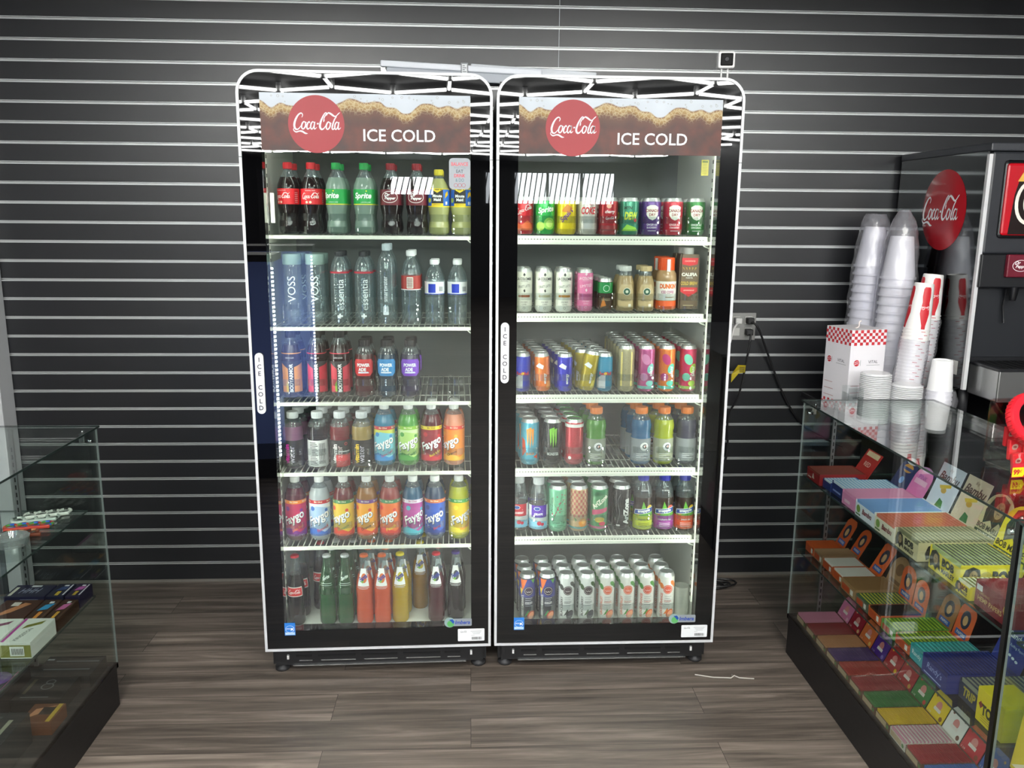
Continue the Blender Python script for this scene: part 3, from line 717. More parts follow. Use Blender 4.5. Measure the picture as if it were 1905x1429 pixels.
def A_juice(bgw, dot, flav, fruit, leaf, top=None):
    """tall white seltzer can with a round emblem"""
    a = Art()
    if top:
        a.rect(-.094, .098, .094, .166, top); a.poly([(-.03,.166),(-.022,.12),(-.012,.145),(-.004,.166)], '#e8702a'); a.poly([(.01,.166),(.02,.15),(.03,.166)], '#57a545'); a.poly([(-.034,.135),(-.026,.104),(-.020,.128)], '#f0c83c')
    else:
        for k, u in enumerate((-.036, -.022, .020, .034)): a.disc(u, .146-(k % 2)*.012, .0075, leaf, ry=.012, rot=.4*k); a.lay -= 1
        a.lay += 1
    a.disc(.002, .122, .0175, dot); a.ring(.002, .122, .0145, .0008, '#f6f0ea'); a.line([(-.007,.122),(-.002,.117),(.002,.121),(.006,.117),(.011,.122)], .0007, '#f6f0ea')
    a.text(flav, -.021, .060, .0095, dot if not top else '#f4f2ee', w=.092, bold=.02, rot=PI/2)
    for k in range(5): a.rect(-.010, .094-k*.0075, .016-(k % 2)*.004, .0955-k*.0075, '#8a8f92' if not top else '#d0d4e0'); a.lay -= 1
    a.lay += 1
    a.text('SPARKLING', .003, .076, .006, dot if not top else '#f4f2ee', w=.028)
    a.poly([(-.012,.024),(.002,.050),(.008,.034)], leaf); a.disc(.012, .028, .014, fruit, ry=.018, rot=-.5); a.disc(.013, .027, .010, '#f2a27a' if fruit != '#26262c' else '#3a3a44', ry=.014, rot=-.5)
    return a

protos = []
def front_and_back(cooler, shelf, col, x, z, proto, label_front, name_short, n, pitch, group, y0=2.87, jitter=0, dx=.0):
    """the front thing and n-1 more in the column behind it"""
    ORD = ['', '', 'second', 'third', 'fourth', 'fifth', 'sixth']
    proto.location = (x, y0, z); proto['label'] = label_front; proto['group'] = group
    proto.rotation_euler.z += random.uniform(-.06, .06)
    for k in range(1, n):
        c = copy_tree(proto); c.location = (x+dx*k, y0+pitch*k, z); c.rotation_euler = (0, 0, random.uniform(-1.2, 1.2) if jitter == 0 else 0)
        c['label'] = '%s, %s back in %s column, %s, %s cooler' % (name_short, ORD[k+1], ('first','second','third','fourth','fifth','sixth','seventh','eighth','ninth','tenth')[col], shelf, cooler)
# ---- left cooler
SH = {1: 'top shelf', 2: 'second shelf', 3: 'third shelf', 4: 'fourth shelf', 5: 'fifth shelf', 6: 'floor'}
def put(side, s, i, x, z, proto, look, short, n, pitch, y0=2.87, jitter=0, dx=0.):
    g = '%s on the %s of the %s cooler' % ('drinks', SH[s], side)
    front_and_back(side, SH[s], i, x, z, proto, look, short, n, pitch, g, y0, jitter, dx)
Z = [None, 1.512, 1.212, .958, .712, .445]
DK = liquid('#1c0d0a')
# shelf 1: soda bottles
X = LCOL[0]
lab = ['cola bottle with red cap and red label, leftmost on the top shelf of left cooler', 'cola bottle with red label showing full script, second from left on top shelf',
       'green labelled lemon lime soda bottle, left one of the two on top shelf', 'green labelled lemon lime soda bottle, right one of the two, behind bright reflections',
       'maroon labelled soda bottle, left one of two, right of the lemon lime sodas', 'maroon labelled soda bottle, right one of two, beside the lemonade',
       'pale lemonade bottle with blue and yellow label, left one of two on top shelf', 'pale lemonade bottle rightmost on top shelf, under the round-cornered balance sticker']
kinds = ['cola_bottle','cola_bottle','lemon_lime_bottle','lemon_lime_bottle','pepper_soda_bottle','pepper_soda_bottle','lemonade_bottle','lemonade_bottle']
for i in range(8):
    if i < 2: p = bottle(kinds[i], P_COKE, .185, DK, (.0148, .208, .229, '#c5202a'), .0355, A_cokebottle())
    elif i < 4: p = bottle(kinds[i], P_COKE, .185, liquid('#8fa79a'), (.0148, .208, .229, '#1e9a4a'), .0355, A_sprite())
    elif i < 6: p = bottle(kinds[i], P_COKE, .185, DK, (.0148, .208, .229, '#8a1c28'), .0355, A_pepper())
    else: p = bottle(kinds[i], [(r, z*.92) for r, z in P_COKE], .182, liquid('#c3c684'), (.0148, .192, .211, '#d8c93a'), .0355, A_lemonade(), Rz=Rwaist([(r, z*.92) for r, z in P_COKE]))
    if i == 0: p.rotation_euler.z = -.5
    if i in (2,): p.rotation_euler.z = -.5
    put('left', 1, i, X[i], Z[1], p, lab[i], kinds[i].replace('_', ' '), 2, .078)
# shelf 2: waters
X = LCOL[1]
def voss():
    a = Art(); a.text('VOSS', 0, .115, .026, '#e9f2f2', w=.105, rot=PI/2); a.text('STILL', .021, .06, .005, '#e9f2f2', rot=PI/2)
    t = bottle('cylinder_water_bottle', P_VOSS, -1, CLEARB, None, .0305, a)
    bm = bmesh.new(); lathe(bm, [(.0305, .196), (.0315, .198), (.0315, .228), (.0305, .231)], 28); build('cap', bm, M('#8fa8a2', .4), t, True); return t
def essentia():
    a = A_vert('essentia', .04, .155, .021, '#f0f4f6', u=.004); a.rect(-.003, .018, .003, .034, '#f0f4f6'); a.rect(-.009, .023, .009, .029, '#f0f4f6'); a.rect(-.10, .168, .10, .174, '#b83040')
    return bottle('essential_water_bottle', [(r, z*.93) for r, z in P_SMART], -1, CLEARB, (.0145, .222, .240, '#2a2c30'), .0315, a)
def smart():
    a = A_vert('smartwater', .075, .16, .012, '#e8eef2'); a.rounded(-.009, .03, .009, .06, .003, '#dfe8ee')
    return bottle('tall_water_bottle', P_SMART, -1, CLEARB, (.0135, .243, .266, '#cfdde4'), .0315, a)
def water(lc, band, h):
    a = Art(); a.rect(-.103, .100, .103, .142, lc); a.rect(-.020, .105, .006, .135, band) if band else None; a.rect(-.103, .1, .103, .1025, band or '#ffffff')
    if not band: a.rounded(-.012, .105, .010, .138, .002, '#e8e4dc'); [a.rect(-.010, .108+k*.004, .008, .110+k*.004, '#7a3a36') for k in range(7)]
    else: a.rect(.016, .108, .034, .128, '#eef2f6'); [a.rect(.018+k*.0026, .11, .0195+k*.0026, .126, '#27282c') for k in range(6)]
    k = h/.2
    return bottle('ribbed_water_bottle', P_WATER, -1, CLEARB, (.0148, .198, .215, '#f2f4f6'), .0328, a)
defs = [(voss, 'tall cylindrical water bottle with grey green cap, leftmost on second shelf of left cooler', 0), (voss, 'tall cylindrical water bottle with grey green cap, second from left on second shelf', 0),
        (essentia, 'clear water bottle with upright white lettering, third from left on second shelf', 0), (essentia, 'clear water bottle with upright white lettering and plus mark, fourth on second shelf', 0),
        (smart, 'slim clear water bottle, tallest on the second shelf of left cooler', 0), (lambda: water('#a83a34', None, .25), 'water bottle with red label on the second shelf of left cooler', .03),
        (lambda: water('#eef0f2', '#2038b0', .22), 'water bottle with blue and white label, left one of the two', 0), (lambda: water('#eef0f2', '#2038b0', .22), 'water bottle with blue and white label, at right end of second shelf', 0)]
for i, (f, l, dz) in enumerate(defs):
    p = f(); p.scale = (1, 1, 1.14 if dz else 1); put('left', 2, i, X[i], Z[2]+.003, p, l, 'clear water bottle', 2, .075)
# shelf 3: sports drinks
X = LCOL[2]
def armor(c1, c2, liq):
    a = Art(); a.rect(-.107, .014, .107, .125, '#26262a'); a.poly([(-.03,.018),(-.006,.018),(-.006,.100),(-.030,.118)], c1); a.poly([(.014,.018),(.05,.018),(.05,.118),(.014,.105)], c1)
    a.poly([(-.012,.020),(-.006,.022),(-.006,.06),(-.014,.045)], c2); a.text('BODYARMOR', .004, .068, .0125, '#f4f4f4', w=.098, bold=.04, rot=PI/2); a.rect(-.10, .150, .10, .153, c1); a.text('ZERO SUGAR', .0, .137, .005, '#f4f4f4', w=.03)
    return bottle('sports_drink_bottle', P_BODY, .18, liquid(liq), (.0175, .202, .229, '#1d1d20'), .0345, a, Rz=Rwaist(P_BODY))
def power(col, liq):
    a = Art(); a.poly([(-.034,.085),(-.024,.074),(.024,.074),(.034,.085),(.036,.122),(.03,.132),(-.03,.132),(-.036,.122)], col)
    a.text('POWER', 0, .112, .012, '#f2f6fa', w=.045, bold=.05); a.text('ADE', -.004, .097, .012, '#f2f6fa', w=.027, bold=.05); a.poly([(-.02,.084),(.02,.084),(.016,.089),(-.016,.089)], '#dfe8f4')
    return bottle('power_drink_bottle', P_POWER, .14, liquid(liq), (.019, .168, .196, '#141418'), .0345, a, Rz=lambda z: Rwaist(P_POWER)(z))
for i, (p, l) in enumerate([(armor('#f2a23a', '#f6d54a', '#3a2a26'), 'sports drink bottle with orange panel and white upright lettering, third shelf of left cooler'),
        (armor('#c42a3c', '#d8404c', '#2a1416'), 'sports drink bottle with deep red panel, second from left on third shelf'),
        (armor('#cf3a4e', '#8cba3c', '#2a1416'), 'sports drink bottle with red panel and green leaf, third from left'),
        (power('#c8242c', '#4a1418'), 'red labelled sports drink bottle with angular white lettering, third shelf of left cooler'), (power('#1f86c8', '#163a4e'), 'blue labelled sports drink bottle between the red and purple ones'),
        (power('#7a3ec2', '#34304a'), 'purple labelled sports drink bottle, last before the empty columns')]):
    put('left', 3, i, X[i], Z[3]+.004, p, l, 'dark sports drink bottle', 2, .075)
# shelf 4
X = LCOL[3]
def vitamin(liq, ink, word=True, back=None, red=False):
    a = Art(); a.rect(-.1075, .004, .1075, .098, '#1b1a1c' if not back else back)
    if word:
        a.text('vitamin', -.016, .050, .017, ink, w=.085, bold=.04, rot=PI/2); a.text('water', .002, .048, .016, '#cfc8d8' if not red else '#f0d8d8', w=.062, rot=PI/2)
        if red: a.rect(-.012, .004, .045, .048, '#d23a3e'); a.rect(-.004, .056, .04, .060, '#f2f2f2'); a.ring(.024, .085, .0055, .0018, '#d23a3e')
    else:
        for k in range(15): a.rect(-.026, .010+k*.0056, .004-(k % 3)*.004, .0125+k*.0056, '#3c3c40'); a.lay -= 1
        a.lay += 1
        for k in range(9): a.rect(.008+k*.0026, .014, .0092+k*.0026, .088, '#2a2a2c'); a.lay -= 1
    return bottle('vitamin_drink_bottle', P_VIT, .150, liquid(liq), (.0195, .172, .195, '#e9ebee'), .0355, a, Rz=lambda z: .0348)
VB = [(vitamin('#8f6482', '#e02ab0'), 'mauve vitamin drink with pink upright lettering, leftmost on fourth shelf of left cooler'),
      (vitamin('#141014', '#222', word=False, back='#dcdcda'), 'dark vitamin drink showing its white nutrition panel, fourth shelf of left cooler'),
      (vitamin('#7c1f28', '#f0e8e8', red=True), 'dark red vitamin drink with red and black label, fourth shelf of left cooler'),
      (vitamin('#b39a5c', '#f2c81e'), 'amber vitamin drink with yellow upright lettering, fourth shelf of left cooler')]
for i, (p, l) in enumerate(VB): put('left', 4, i, X[i], Z[4], p, l, 'vitamin drink bottle', 3, .075, dx=.004)
def faygo(liq, *a, fill=.185, clear=CLEARB, **k):
    return bottle('fruit_soda_bottle', P_FAYGO, fill, liquid(liq), (.0160, .208, .228, '#f0f1f0'), .0365, A_faygo(*a, **k), clear=clear)
FB = [(faygo('#3d8cb0', '#7cc8dc', '#c22a3a', 'Cotton Candy', '#c83a6a', '#2b86c6', accent='#d6d860'), 'light blue fruit soda with red band, fourth shelf of left cooler'),
      (faygo('#5cb04c', '#b6dc7c', '#8cc63c', 'Twist', '#3a8a3a', '#4f9e44', accent='#d4ecb0'), 'lime green fruit soda, fourth shelf of left cooler'),
      (faygo('#5a1420', '#8c1428', '#e8cc28', 'Rock & Rye', '#f4dc28', '#c01e30', bandtxt='#6b4a10'), 'dark red soda with yellow band, second from right on fourth shelf of left cooler'),
      (faygo('#f0a080', '#f08a2c', '#d8322c', 'Orange', '#5a2408', '#f6b43a', word_u=-.022), 'orange labelled fruit soda with clear neck, right end of fourth shelf of left cooler')]
for i, (p, l) in enumerate(FB):
    p.scale = (1, 1, .95); put('left', 4, i+4, X[i+4], Z[4]+.006, p, l, 'fruit soda bottle', 2, .075)
# shelf 5: fruit sodas
X = LCOL[4]
F5 = [(faygo('#5c1c2c', '#c02a5a', '#ef8a30', 'Jazzin Blues', '#f0803a', '#7a2a86', word_u=-.002), 'raspberry pink fruit soda with orange band, leftmost on fifth shelf of left cooler'),
      (faygo('#c4ccd0', '#a8c4e6', '#c22a36', 'Firework', '#c23a44', '#3a6cc0', accent='#dfe9f2'), 'frosty white and blue fruit soda, second from left on fifth shelf'),
      (faygo('#6e2024', '#e6c23c', '#2e7a3c', 'Pineapple', '#6a8a2a', '#dc4a2c', word_u=-.012), 'yellow and red labelled fruit soda with green band, third from left, dark red drink'),
      (faygo('#a06c30', '#f0a428', '#6a3a86', 'Orange', '#3a2a10', '#e0502a', word_u=-.012), 'orange yellow fruit soda with purple band, fourth from left on fifth shelf'),
      (faygo('#a03a34', '#ee7430', '#2e8050', 'Peach', '#f8d83a', '#d83c28', word_u=-.010), 'red orange fruit soda with green band, fifth from left on fifth shelf'),
      (faygo('#2f6486', '#b84a9c', '#e4dcec', 'Cotton Candy', '#5cc8d8', '#54b8cc', word_u=.006, bandtxt='#b03a6a'), 'magenta and turquoise fruit soda with white band, sixth from left on fifth shelf'),
      (faygo('#1f3f62', '#2f5cc0', '#e06a2a', 'Berry', '#c8283a', '#163a8a', word_u=-.004), 'royal blue fruit soda with orange band, second from right on fifth shelf'),
      (faygo('#c3c81e', '#f2c81e', '#3a9a3c', 'Pineapple', '#f08a28', '#f4e23c', word_u=.014), 'bright yellow fruit soda with green band, right end of fifth shelf')]
for i, (p, l) in enumerate(F5): put('left', 5, i, X[i], Z[5], p, l, 'fruit soda bottle', 2, .078)
# bottom: glass bottles
def glassb(kind, liq, capc, art, fill=.20, clear=CLEARB):
    t = bottle(kind, P_GLASS, fill, liquid(liq, .04), None, .0305, art, Rz=Rwaist(P_GLASS), clear=clear)
    bm = bmesh.new(); lathe(bm, [(.0142, .252), (.0146, .255), (.0138, .260), (.010, .262)], 20)
    for k in range(20):
        a = k*PI/10; cyl(bm, (.0142*math.sin(a), .0142*math.cos(a), .252), (.0138*math.sin(a), .0138*math.cos(a), .258), .0012, 4)
    build('crown_cap', bm, M(capc, .35, .3), t, True); return t
def A_glasscoke():
    a = Art(); a.poly([(-.030,.148),(.030,.148),(.032,.112),(-.032,.112)], '#efece6'); a.poly([(-.028,.145),(.028,.145),(.030,.115),(-.030,.115)], '#cc2028'); a.coke(0, .129, .046, '#ffffff', ky=1.1); return a
def A_glasssprite():
    a = Art(); a.text('Sprite', 0, .180, .016, '#dfeee2', w=.034, shear=.3, bold=.02, rot=.35); a.rect(-.022, .160, .022, .1612, '#dfeee2'); a.rect(-.024, .153, .024, .154, '#dfeee2'); return a
GCL = glassy('green_glass', '#3c8a52', .05, 1.5, .0, '#1e6a34', .35)
G6 = [(-.628, .120, 2.86, lambda: glassb('glass_cola_bottle', '#150c0c', '#c43038', A_glasscoke(), .19), 'glass cola bottle with red and white label, leftmost on the floor of left cooler', 2),
      (-.560, .122, 2.985, lambda: glassb('glass_cola_bottle', '#150c0c', '#c43038', A_glasscoke(), .19), 'glass cola bottle set back behind the leftmost one, beside the green bottles', 2),
      (-.515, .120, 2.86, lambda: glassb('green_glass_bottle', '#17582a', '#c9cfcf', A_glasssprite(), .12, GCL), 'green glass soda bottle with silver cap, left one of the two', 3),
      (-.451, .120, 2.86, lambda: glassb('green_glass_bottle', '#17582a', '#c9cfcf', A_glasssprite(), .12, GCL), 'green glass soda bottle with silver cap, right one, next to orange sodas', 3),
      (-.383, .120, 2.86, lambda: glassb('glass_orange_soda_bottle', '#e2603a', '#e06a34', A_fanta('#e0702c')), 'glass orange soda bottle, left one of the two in front on the cooler floor', 3),
      (-.319, .120, 2.86, lambda: glassb('glass_orange_soda_bottle', '#e2603a', '#e06a34', A_fanta('#e0702c')), 'glass orange soda bottle, right one of the two in front on the cooler floor', 3),
      (-.255, .120, 2.87, lambda: glassb('glass_pineapple_soda_bottle', '#c8a61e', '#e6d21e', A_fanta('#c8b82e')), 'yellow glass soda bottle with yellow cap, right of the orange sodas', 2),
      (-.190, .120, 2.98, lambda: glassb('glass_pineapple_soda_bottle', '#a87a26', '#e6d21e', A_fanta('#b8a02e')), 'amber glass soda bottle with yellow cap, set further back than its neighbours', 2),
      (-.125, .120, 2.87, lambda: glassb('glass_strawberry_soda_bottle', '#4c0e1c', '#d02a3a', A_fanta('#2a2a32')), 'dark red glass soda bottle with red cap, second from right on cooler floor', 2),
      (-.055, .120, 2.88, lambda: glassb('glass_grape_soda_bottle', '#1a1016', '#4a3a86', A_fanta('#2a2a32')), 'nearly black glass soda bottle with purple cap, rightmost on cooler floor', 2)]
for i, (x, z, y, f, l, n) in enumerate(G6): put('left', 6, i, x, .1225, f(), l, ('cola', 'cola', 'green', 'green', 'left orange', 'right orange', 'yellow', 'amber', 'dark red', 'grape')[i]+' glass bottle', n, .07, y0=y, jitter=1, dx=.006)

# ---- right cooler
ZR = [None, 1.517, 1.259, .979, .717, .467]
X = RCOL[0]
def A_can(fn): a = Art(.35); fn(a); return a
def a_cokecan(a): a.coke(0, .080, .06, '#f4f4f4', rot=.35); a.poly([(-.03,.0125),(.03,.0125),(.03,.03),(.012,.045),(-.008,.030),(-.03,.04)], '#e2693a')
def a_spritecan(a): a.text('Sprite', 0, .078, .024, '#f2f8f2', w=.058, shear=.3, bold=.03, rot=.15); a.disc(.012, .034, .020, '#8fd04a'); a.disc(-.02, .026, .015, '#b4de5c'); a.disc(.012, .034, .012, '#c8e878')
def a_dragon(a): a.text('Squirt', 0, .062, .022, '#6b2a8a', w=.06, shear=.2, bold=.03, rot=.8); a.poly([(-.02,.075),(0,.10),(.02,.085),(.006,.07)], '#d88a30')
def a_zero(a): a.text('COKE', 0, .078, .024, '#c0202c', w=.05, bold=.04, shear=.2); a.text('ZERO', .004, .098, .007, '#c0202c', w=.02); a.rect(-.015, .02, .015, .05, '#aeb0ae')
def a_cherry(a): a.rect(-.104, .0125, .104, .03, '#7c1018'); a.text('cherry', .0, .074, .014, '#f2f2f2', w=.034, shear=.3, bold=.02); a.disc(-.004, .094, .008, '#f0b8a0'); a.coke(0, .054, .03, '#f2f2f2')
def a_dew(a): a.text('DEW', .003, .062, .026, '#d6e64a', w=.046, bold=.05, shear=.15); a.text('MTN', -.008, .088, .010, '#1e3a2a', w=.03, bold=.04, shear=.2); a.disc(.018, .048, .006, '#c63a2c'); a.poly([(-.03,.0125),(.03,.0125),(.02,.024),(-.01,.034)], '#8cc83c')
R1 = [('#cc2430', a_cokecan, 'red cola can with white script, cut by the door frame, leftmost on top shelf', 'cola can'),
      ('#2fae4e', a_spritecan, 'bright green lemon lime can, second from left on top shelf of right cooler', 'lemon lime can'),
      ('#e6cf1e', a_dragon, 'yellow citrus can with purple slanted lettering, third on top shelf', 'citrus can'),
      ('#c9c6bf', a_zero, 'silver diet cola can with red letters, fourth on the top shelf', 'silver cola can'),
      ('#a41c26', a_cherry, 'dark red cherry cola can, fifth on the top shelf of right cooler', 'cherry cola can'),
      ('#3f8f72', a_dew, 'teal green citrus can with yellow green lettering, sixth on top shelf', 'citrus green can'),
      ('#5f3f86', lambda a: None, 'purple ginger ale can with cream shield, third from right on top shelf', 'purple ginger ale can'),
      ('#c22a3c', lambda a: None, 'red cranberry ginger ale can with cream shield, second from right on top shelf', 'red ginger ale can'),
      ('#2c7a34', lambda a: None, 'green ginger ale can with cream shield, right end of top shelf', 'green ginger ale can')]
for i, (c, fn, l, s) in enumerate(R1):
    art = A_can(fn) if i < 6 else A_canada(c, ('BLACKBERRY', 'CRANBERRY', 'ORIGINAL')[i-6])
    put('right', 1, i, X[i], ZR[1], can('soda_can', .0331, .121, c, art), l, s, 2, .07)
X = RCOL[1]
for i, (wc, l) in enumerate((('#a05a34', 'white latte can with brown plaque, leftmost on second shelf of right cooler'), ('#c9bf9c', 'white latte can with beige plaque, second from left on second shelf'), ('#c98a34', 'white latte can with caramel plaque, third from left on second shelf'))):
    put('right', 2, i, X[i], ZR[2]-.003, can('latte_can', .0285, .147, '#e9e8dc', A_colombe('#e9e8dc', '#3a3a3c', 'DRAFT LATTE', wc), metal=0), l, 'white latte can', 2, .065)
put('right', 2, 3, X[3], ZR[2], can('latte_can', .0275, .141, '#e07aa6', A_colombe('#e07aa6', '#f6dce8', 'LIMITED', '#c25488'), metal=0), 'pink latte can with pale lettering on second shelf of right cooler', 'pink latte can', 2, .065)
def a_dbl(a): a.rect(-.08, .062, .08, .098, '#1f8a44'); a.rect(-.08, .010, .08, .060, '#3f2c1c'); a.ring(0, .078, .011, .0015, '#dff0e2'); a.poly([(-.02,.012),(-.01,.05),(.0,.02)], '#c87a2c'); a.text('ESPRESSO', .0, .04, .007, '#d8c8a8', w=.03)
put('right', 2, 4, X[4], ZR[2], can('espresso_can', .0262, .111, '#33281e', A_can(a_dbl)), 'short green and brown espresso can, smallest on the second shelf', 'espresso can', 4, .058, dx=-.004)
def frap(cap):
    a = Art(); a.poly([(-.028,.012),(.028,.012),(.030,.062),(.018,.090),(-.018,.090),(-.030,.062)], '#c8b184'); a.disc(.002, .066, .013, '#2e5c46'); a.ring(.002, .066, .013, .0016, '#efe9d8'); a.disc(.002, .066, .005, '#d8dcc8'); a.text('FRAPPUCCINO', .0, .036, .006, '#4a3a28', w=.036); a.rect(.008, .014, .018, .024, '#efe9d8')
    return bottle('coffee_drink_bottle', P_FRAP, .118, liquid('#bca478'), (.0205, .134, .151, cap), .0315, a, Rz=Rwaist(P_FRAP))
put('right', 2, 5, X[5], ZR[2]+.002, frap('#c9ccc8'), 'glass coffee drink bottle with silver lid, left one of the two', 'coffee drink bottle', 2, .066)
put('right', 2, 6, X[6], ZR[2]+.002, frap('#c2ae80'), 'glass coffee drink bottle with tan lid, right one of the two', 'coffee drink bottle with tan lid', 2, .066)
a = Art(); a.rect(-.1085, .034, .1085, .098, '#efece4'); a.rect(-.1115, .004, .1115, .032, '#e4602c'); a.text("DUNKIN'", .004, .082, .017, '#e4702c', w=.062, bold=.06); a.text('ICED COFFEE', .002, .062, .0095, '#a83a78', w=.045, bold=.03); a.rect(-.006, .043, .026, .046, '#a88a6a')
p = bottle('iced_coffee_bottle', P_DUNK, .14, liquid('#c8a478'), (.0265, .126, .178, '#e2561e'), .035, a, Rz=Rwaist(P_DUNK)); 
bm = bmesh.new(); box(bm, -.003, -.0285, .13, .008, -.0268, .172); build('tear_strip', bm, M('#f0efe9', .4), p)
put('right', 2, 7, X[7], ZR[2]+.005, p, 'iced coffee bottle with orange cap and orange base on second shelf of right cooler', 'iced coffee bottle', 2, .074)
t = thing('coffee_carton', '', 'drink carton')
bm = bmesh.new(); v = []
prof = [(.033, 0), (.034, .004), (.034, .17), (.031, .186)]
for i2, (r, z) in enumerate(prof): v.append([bm.verts.new((sx*r, sy*r*.9, z)) for sx, sy in ((-1,-1),(1,-1),(1,1),(-1,1))])
for a1, b1 in zip(v, v[1:]):
    for k in range(4): bm.faces.new((a1[k], a1[(k+1) % 4], b1[(k+1) % 4], b1[k]))
bm.faces.new(v[0][::-1]); bm.faces.new(v[-1]); bmesh.ops.bevel(bm, geom=[e for e in bm.edges if abs(e.verts[0].co.z-e.verts[1].co.z) > .01], offset=.006, segments=2, affect='EDGES')
build('carton_body', bm, M('#6a5640', .4), t)
bm = bmesh.new(); lathe(bm, [(.018, .184), (.018, .204), (.0165, .207)], 20); build('cap', bm, M('#f0f0ec', .4), t, True)
a = Art(); a.poly([(-.028,.174),(.028,.174),(.026,.152),(0,.147),(-.026,.152)], '#d22c34'); a.text('CONCENTRATED', 0, .163, .005, '#f4e8d8', w=.036); 
for k in (-2,-1,0,1,2): a.poly([(k*.008,.132),(k*.011+.002,.141),(k*.011-.003,.143)], '#c9a23c'); a.lay -= 1
a.text('CALIFIA', 0, .118, .012, '#f4f2ea', w=.056, bold=.05); a.text('FARMS', 0, .1065, .0055, '#f4f2ea', w=.03); a.text('COLD BREW', 0, .088, .012, '#d8b84a', w=.058, bold=.03)
a.poly([(-.029,.074),(.029,.074),(.029,.060),(0,.042),(-.029,.060)], '#d22c34'); a.text('unsweetened', 0, .065, .006, '#f4e8d8', w=.036, shear=.2); a.rect(-.018, .012, .018, .0135, '#d8c8a0')
a.flat('carton_print', t, front_mtx(0, -.0308, 0))
put('right', 2, 8, X[8], ZR[2]+.008, t, 'tall brown cold brew carton with white cap, right end of second shelf', 'cold brew carton', 2, .07, y0=2.884, jitter=1)
# shelf 3: slim energy cans
X = RCOL[2]
def a_rb(c1, c2): 
    def f(a): a.poly([(-.083,.012),(0,.068),(0,.012)], c2); a.rect(-.083, .07, .083, .118, c1); a.text('Red Bull', 0, .064, .012, '#c4202c', w=.045, bold=.04); a.disc(0, .064, .005, '#f0c820')
    return f
def a_flav(c2, word='energy'):
    def f(a): a.poly([(-.026,.088),(.0,.078),(.004,.090),(-.012,.1)], '#e6e8ea'); a.poly([(.008,.012),(.03,.012),(.03,.06),(.014,.03)], c2); a.text(word, .008, .045, .010, '#f2f2f2', w=.055, bold=.03, rot=PI/2)
    return f
def a_cel(c2, c3, ink='#ffffff'):
    def f(a):
        a.disc(-.006, .114, .014, c2, ry=.02, rot=.5); a.disc(.012, .082, .012, c3, ry=.018, rot=-.4); a.disc(-.012, .052, .014, c2, ry=.014); a.disc(.010, .030, .014, c3, ry=.01)
        a.text('alani', .012, .072, .014, ink, w=.056, shear=.2, bold=.02, rot=PI/2); a.rect(-.091, .010, .091, .020, c3)
    return f
def a_gold(a): a.rect(-.022, .02, -.016, .14, '#e8d27a'); a.rect(.014, .02, .020, .14, '#e8d27a')
R3 = [('#2230a8', .0265, .134, a_rb('#2230a8', '#b8bcc4'), 'blue and silver slim energy can with red lettering, leftmost on third shelf', 'blue silver slim can'),
      ('#ec7a2a', .0265, .132, a_flav('#f09a4a'), 'orange slim energy can, second from left on third shelf of right cooler', 'orange slim can'),
      ('#2a2ec0', .0265, .132, a_flav('#1a1c7c'), 'royal blue slim energy can, third from left on third shelf', 'royal blue slim can'),
      ('#b8a218', .0275, .138, a_flav('#d8c84a'), 'mustard yellow slim can leaning to the right, fourth on third shelf', 'mustard slim can'),
      ('#1c86ac', .0265, .134, a_rb('#1c86ac', '#c2c6cc'), 'turquoise and silver slim energy can with red lettering, fifth on third shelf', 'turquoise slim can'),
      ('#b8ae88', .0290, .161, a_gold, 'plain pale gold tall slim can, fourth from right on third shelf', 'pale gold slim can'),
      ('#c25a92', .0290, .161, a_cel('#d88ab8', '#7cc8c0'), 'pink tall slim can, third from right on third shelf of right cooler', 'pink tall slim can'),
      ('#e8803a', .0290, .161, a_cel('#c23a78', '#5cc8b0'), 'orange and turquoise tall slim can, second from right on third shelf', 'orange turquoise slim can'),
      ('#c8305c', .0290, .161, a_cel('#7ed0b4', '#a8cc4a'), 'crimson and mint tall slim can, right end of third shelf', 'crimson mint slim can')]
for i, (c, r, h, fn, l, s) in enumerate(R3):
    p = can('slim_can', r, h, c, A_can(fn)); put('right', 3, i, X[i], ZR[3], p, l, s, 6, .0605, dx=-.006 if i < 5 else 0)
    if i == 3: p.rotation_euler = (0, .16, 0); p.location.z += .0045
    if i == 1: p.rotation_euler = (0, -.05, 0); p.location.z += .0015
# shelf 4
X = RCOL[3]
def a_mon(c, word='MONSTER', extra=None):
    def f(a):
        if extra: a.poly([(-.03,.03),(-.014,.05),(-.02,.09),(-.032,.1)], extra); a.poly([(.012,.03),(.03,.02),(.03,.04)], extra)
        for k in (-1, 0, 1): a.poly([(k*.009-.005,.133-abs(k)*.004),(k*.009+.004,.137-abs(k)*.004),(k*.009+.003,.085),(k*.009,.058+abs(k)*.01),(k*.009-.002,.09)], c)
        a.text(word, 0, .040, .011, c if extra else '#d8dcd8', w=.042, bold=.03)
    return f
M4 = [('#5ab4d0', a_mon('#e8963a', 'JUICE', '#c84a2a'), 'light blue energy can with orange claw mark, leftmost on fourth shelf', 'light blue energy can', '#c9cfcf'),
      ('#1c1e1f', a_mon('#7cc23a'), 'black energy can with green claw mark, second from left on fourth shelf', 'black energy can', '#c9cfcf'),
      ('#c03a44', lambda a: (a.rect(-.1, .135, .1, .146, '#e8e8e4'), a.rect(-.1, .012, .1, .03, '#a02a34'), a.disc(-.018, .025, .006, '#e8e8e4')), 'red energy can with green rimmed lid, third from left on fourth shelf', 'red energy can', '#3cae2e')]
for i, (c, fn, l, s, tp) in enumerate(M4):
    p = can('energy_can', .0325, .163, c, A_can(fn))
    if i == 2: [setattr(ch.data.materials, '0', None) for ch in []]; ch = [q for q in p.children if q.name.startswith('can_lid')][0]; ch.data.materials[0] = M('#3aa82c', .3, .4)
    put('right', 4, i, X[i], ZR[4], p, l, s, 4, .069, dx=-.006)
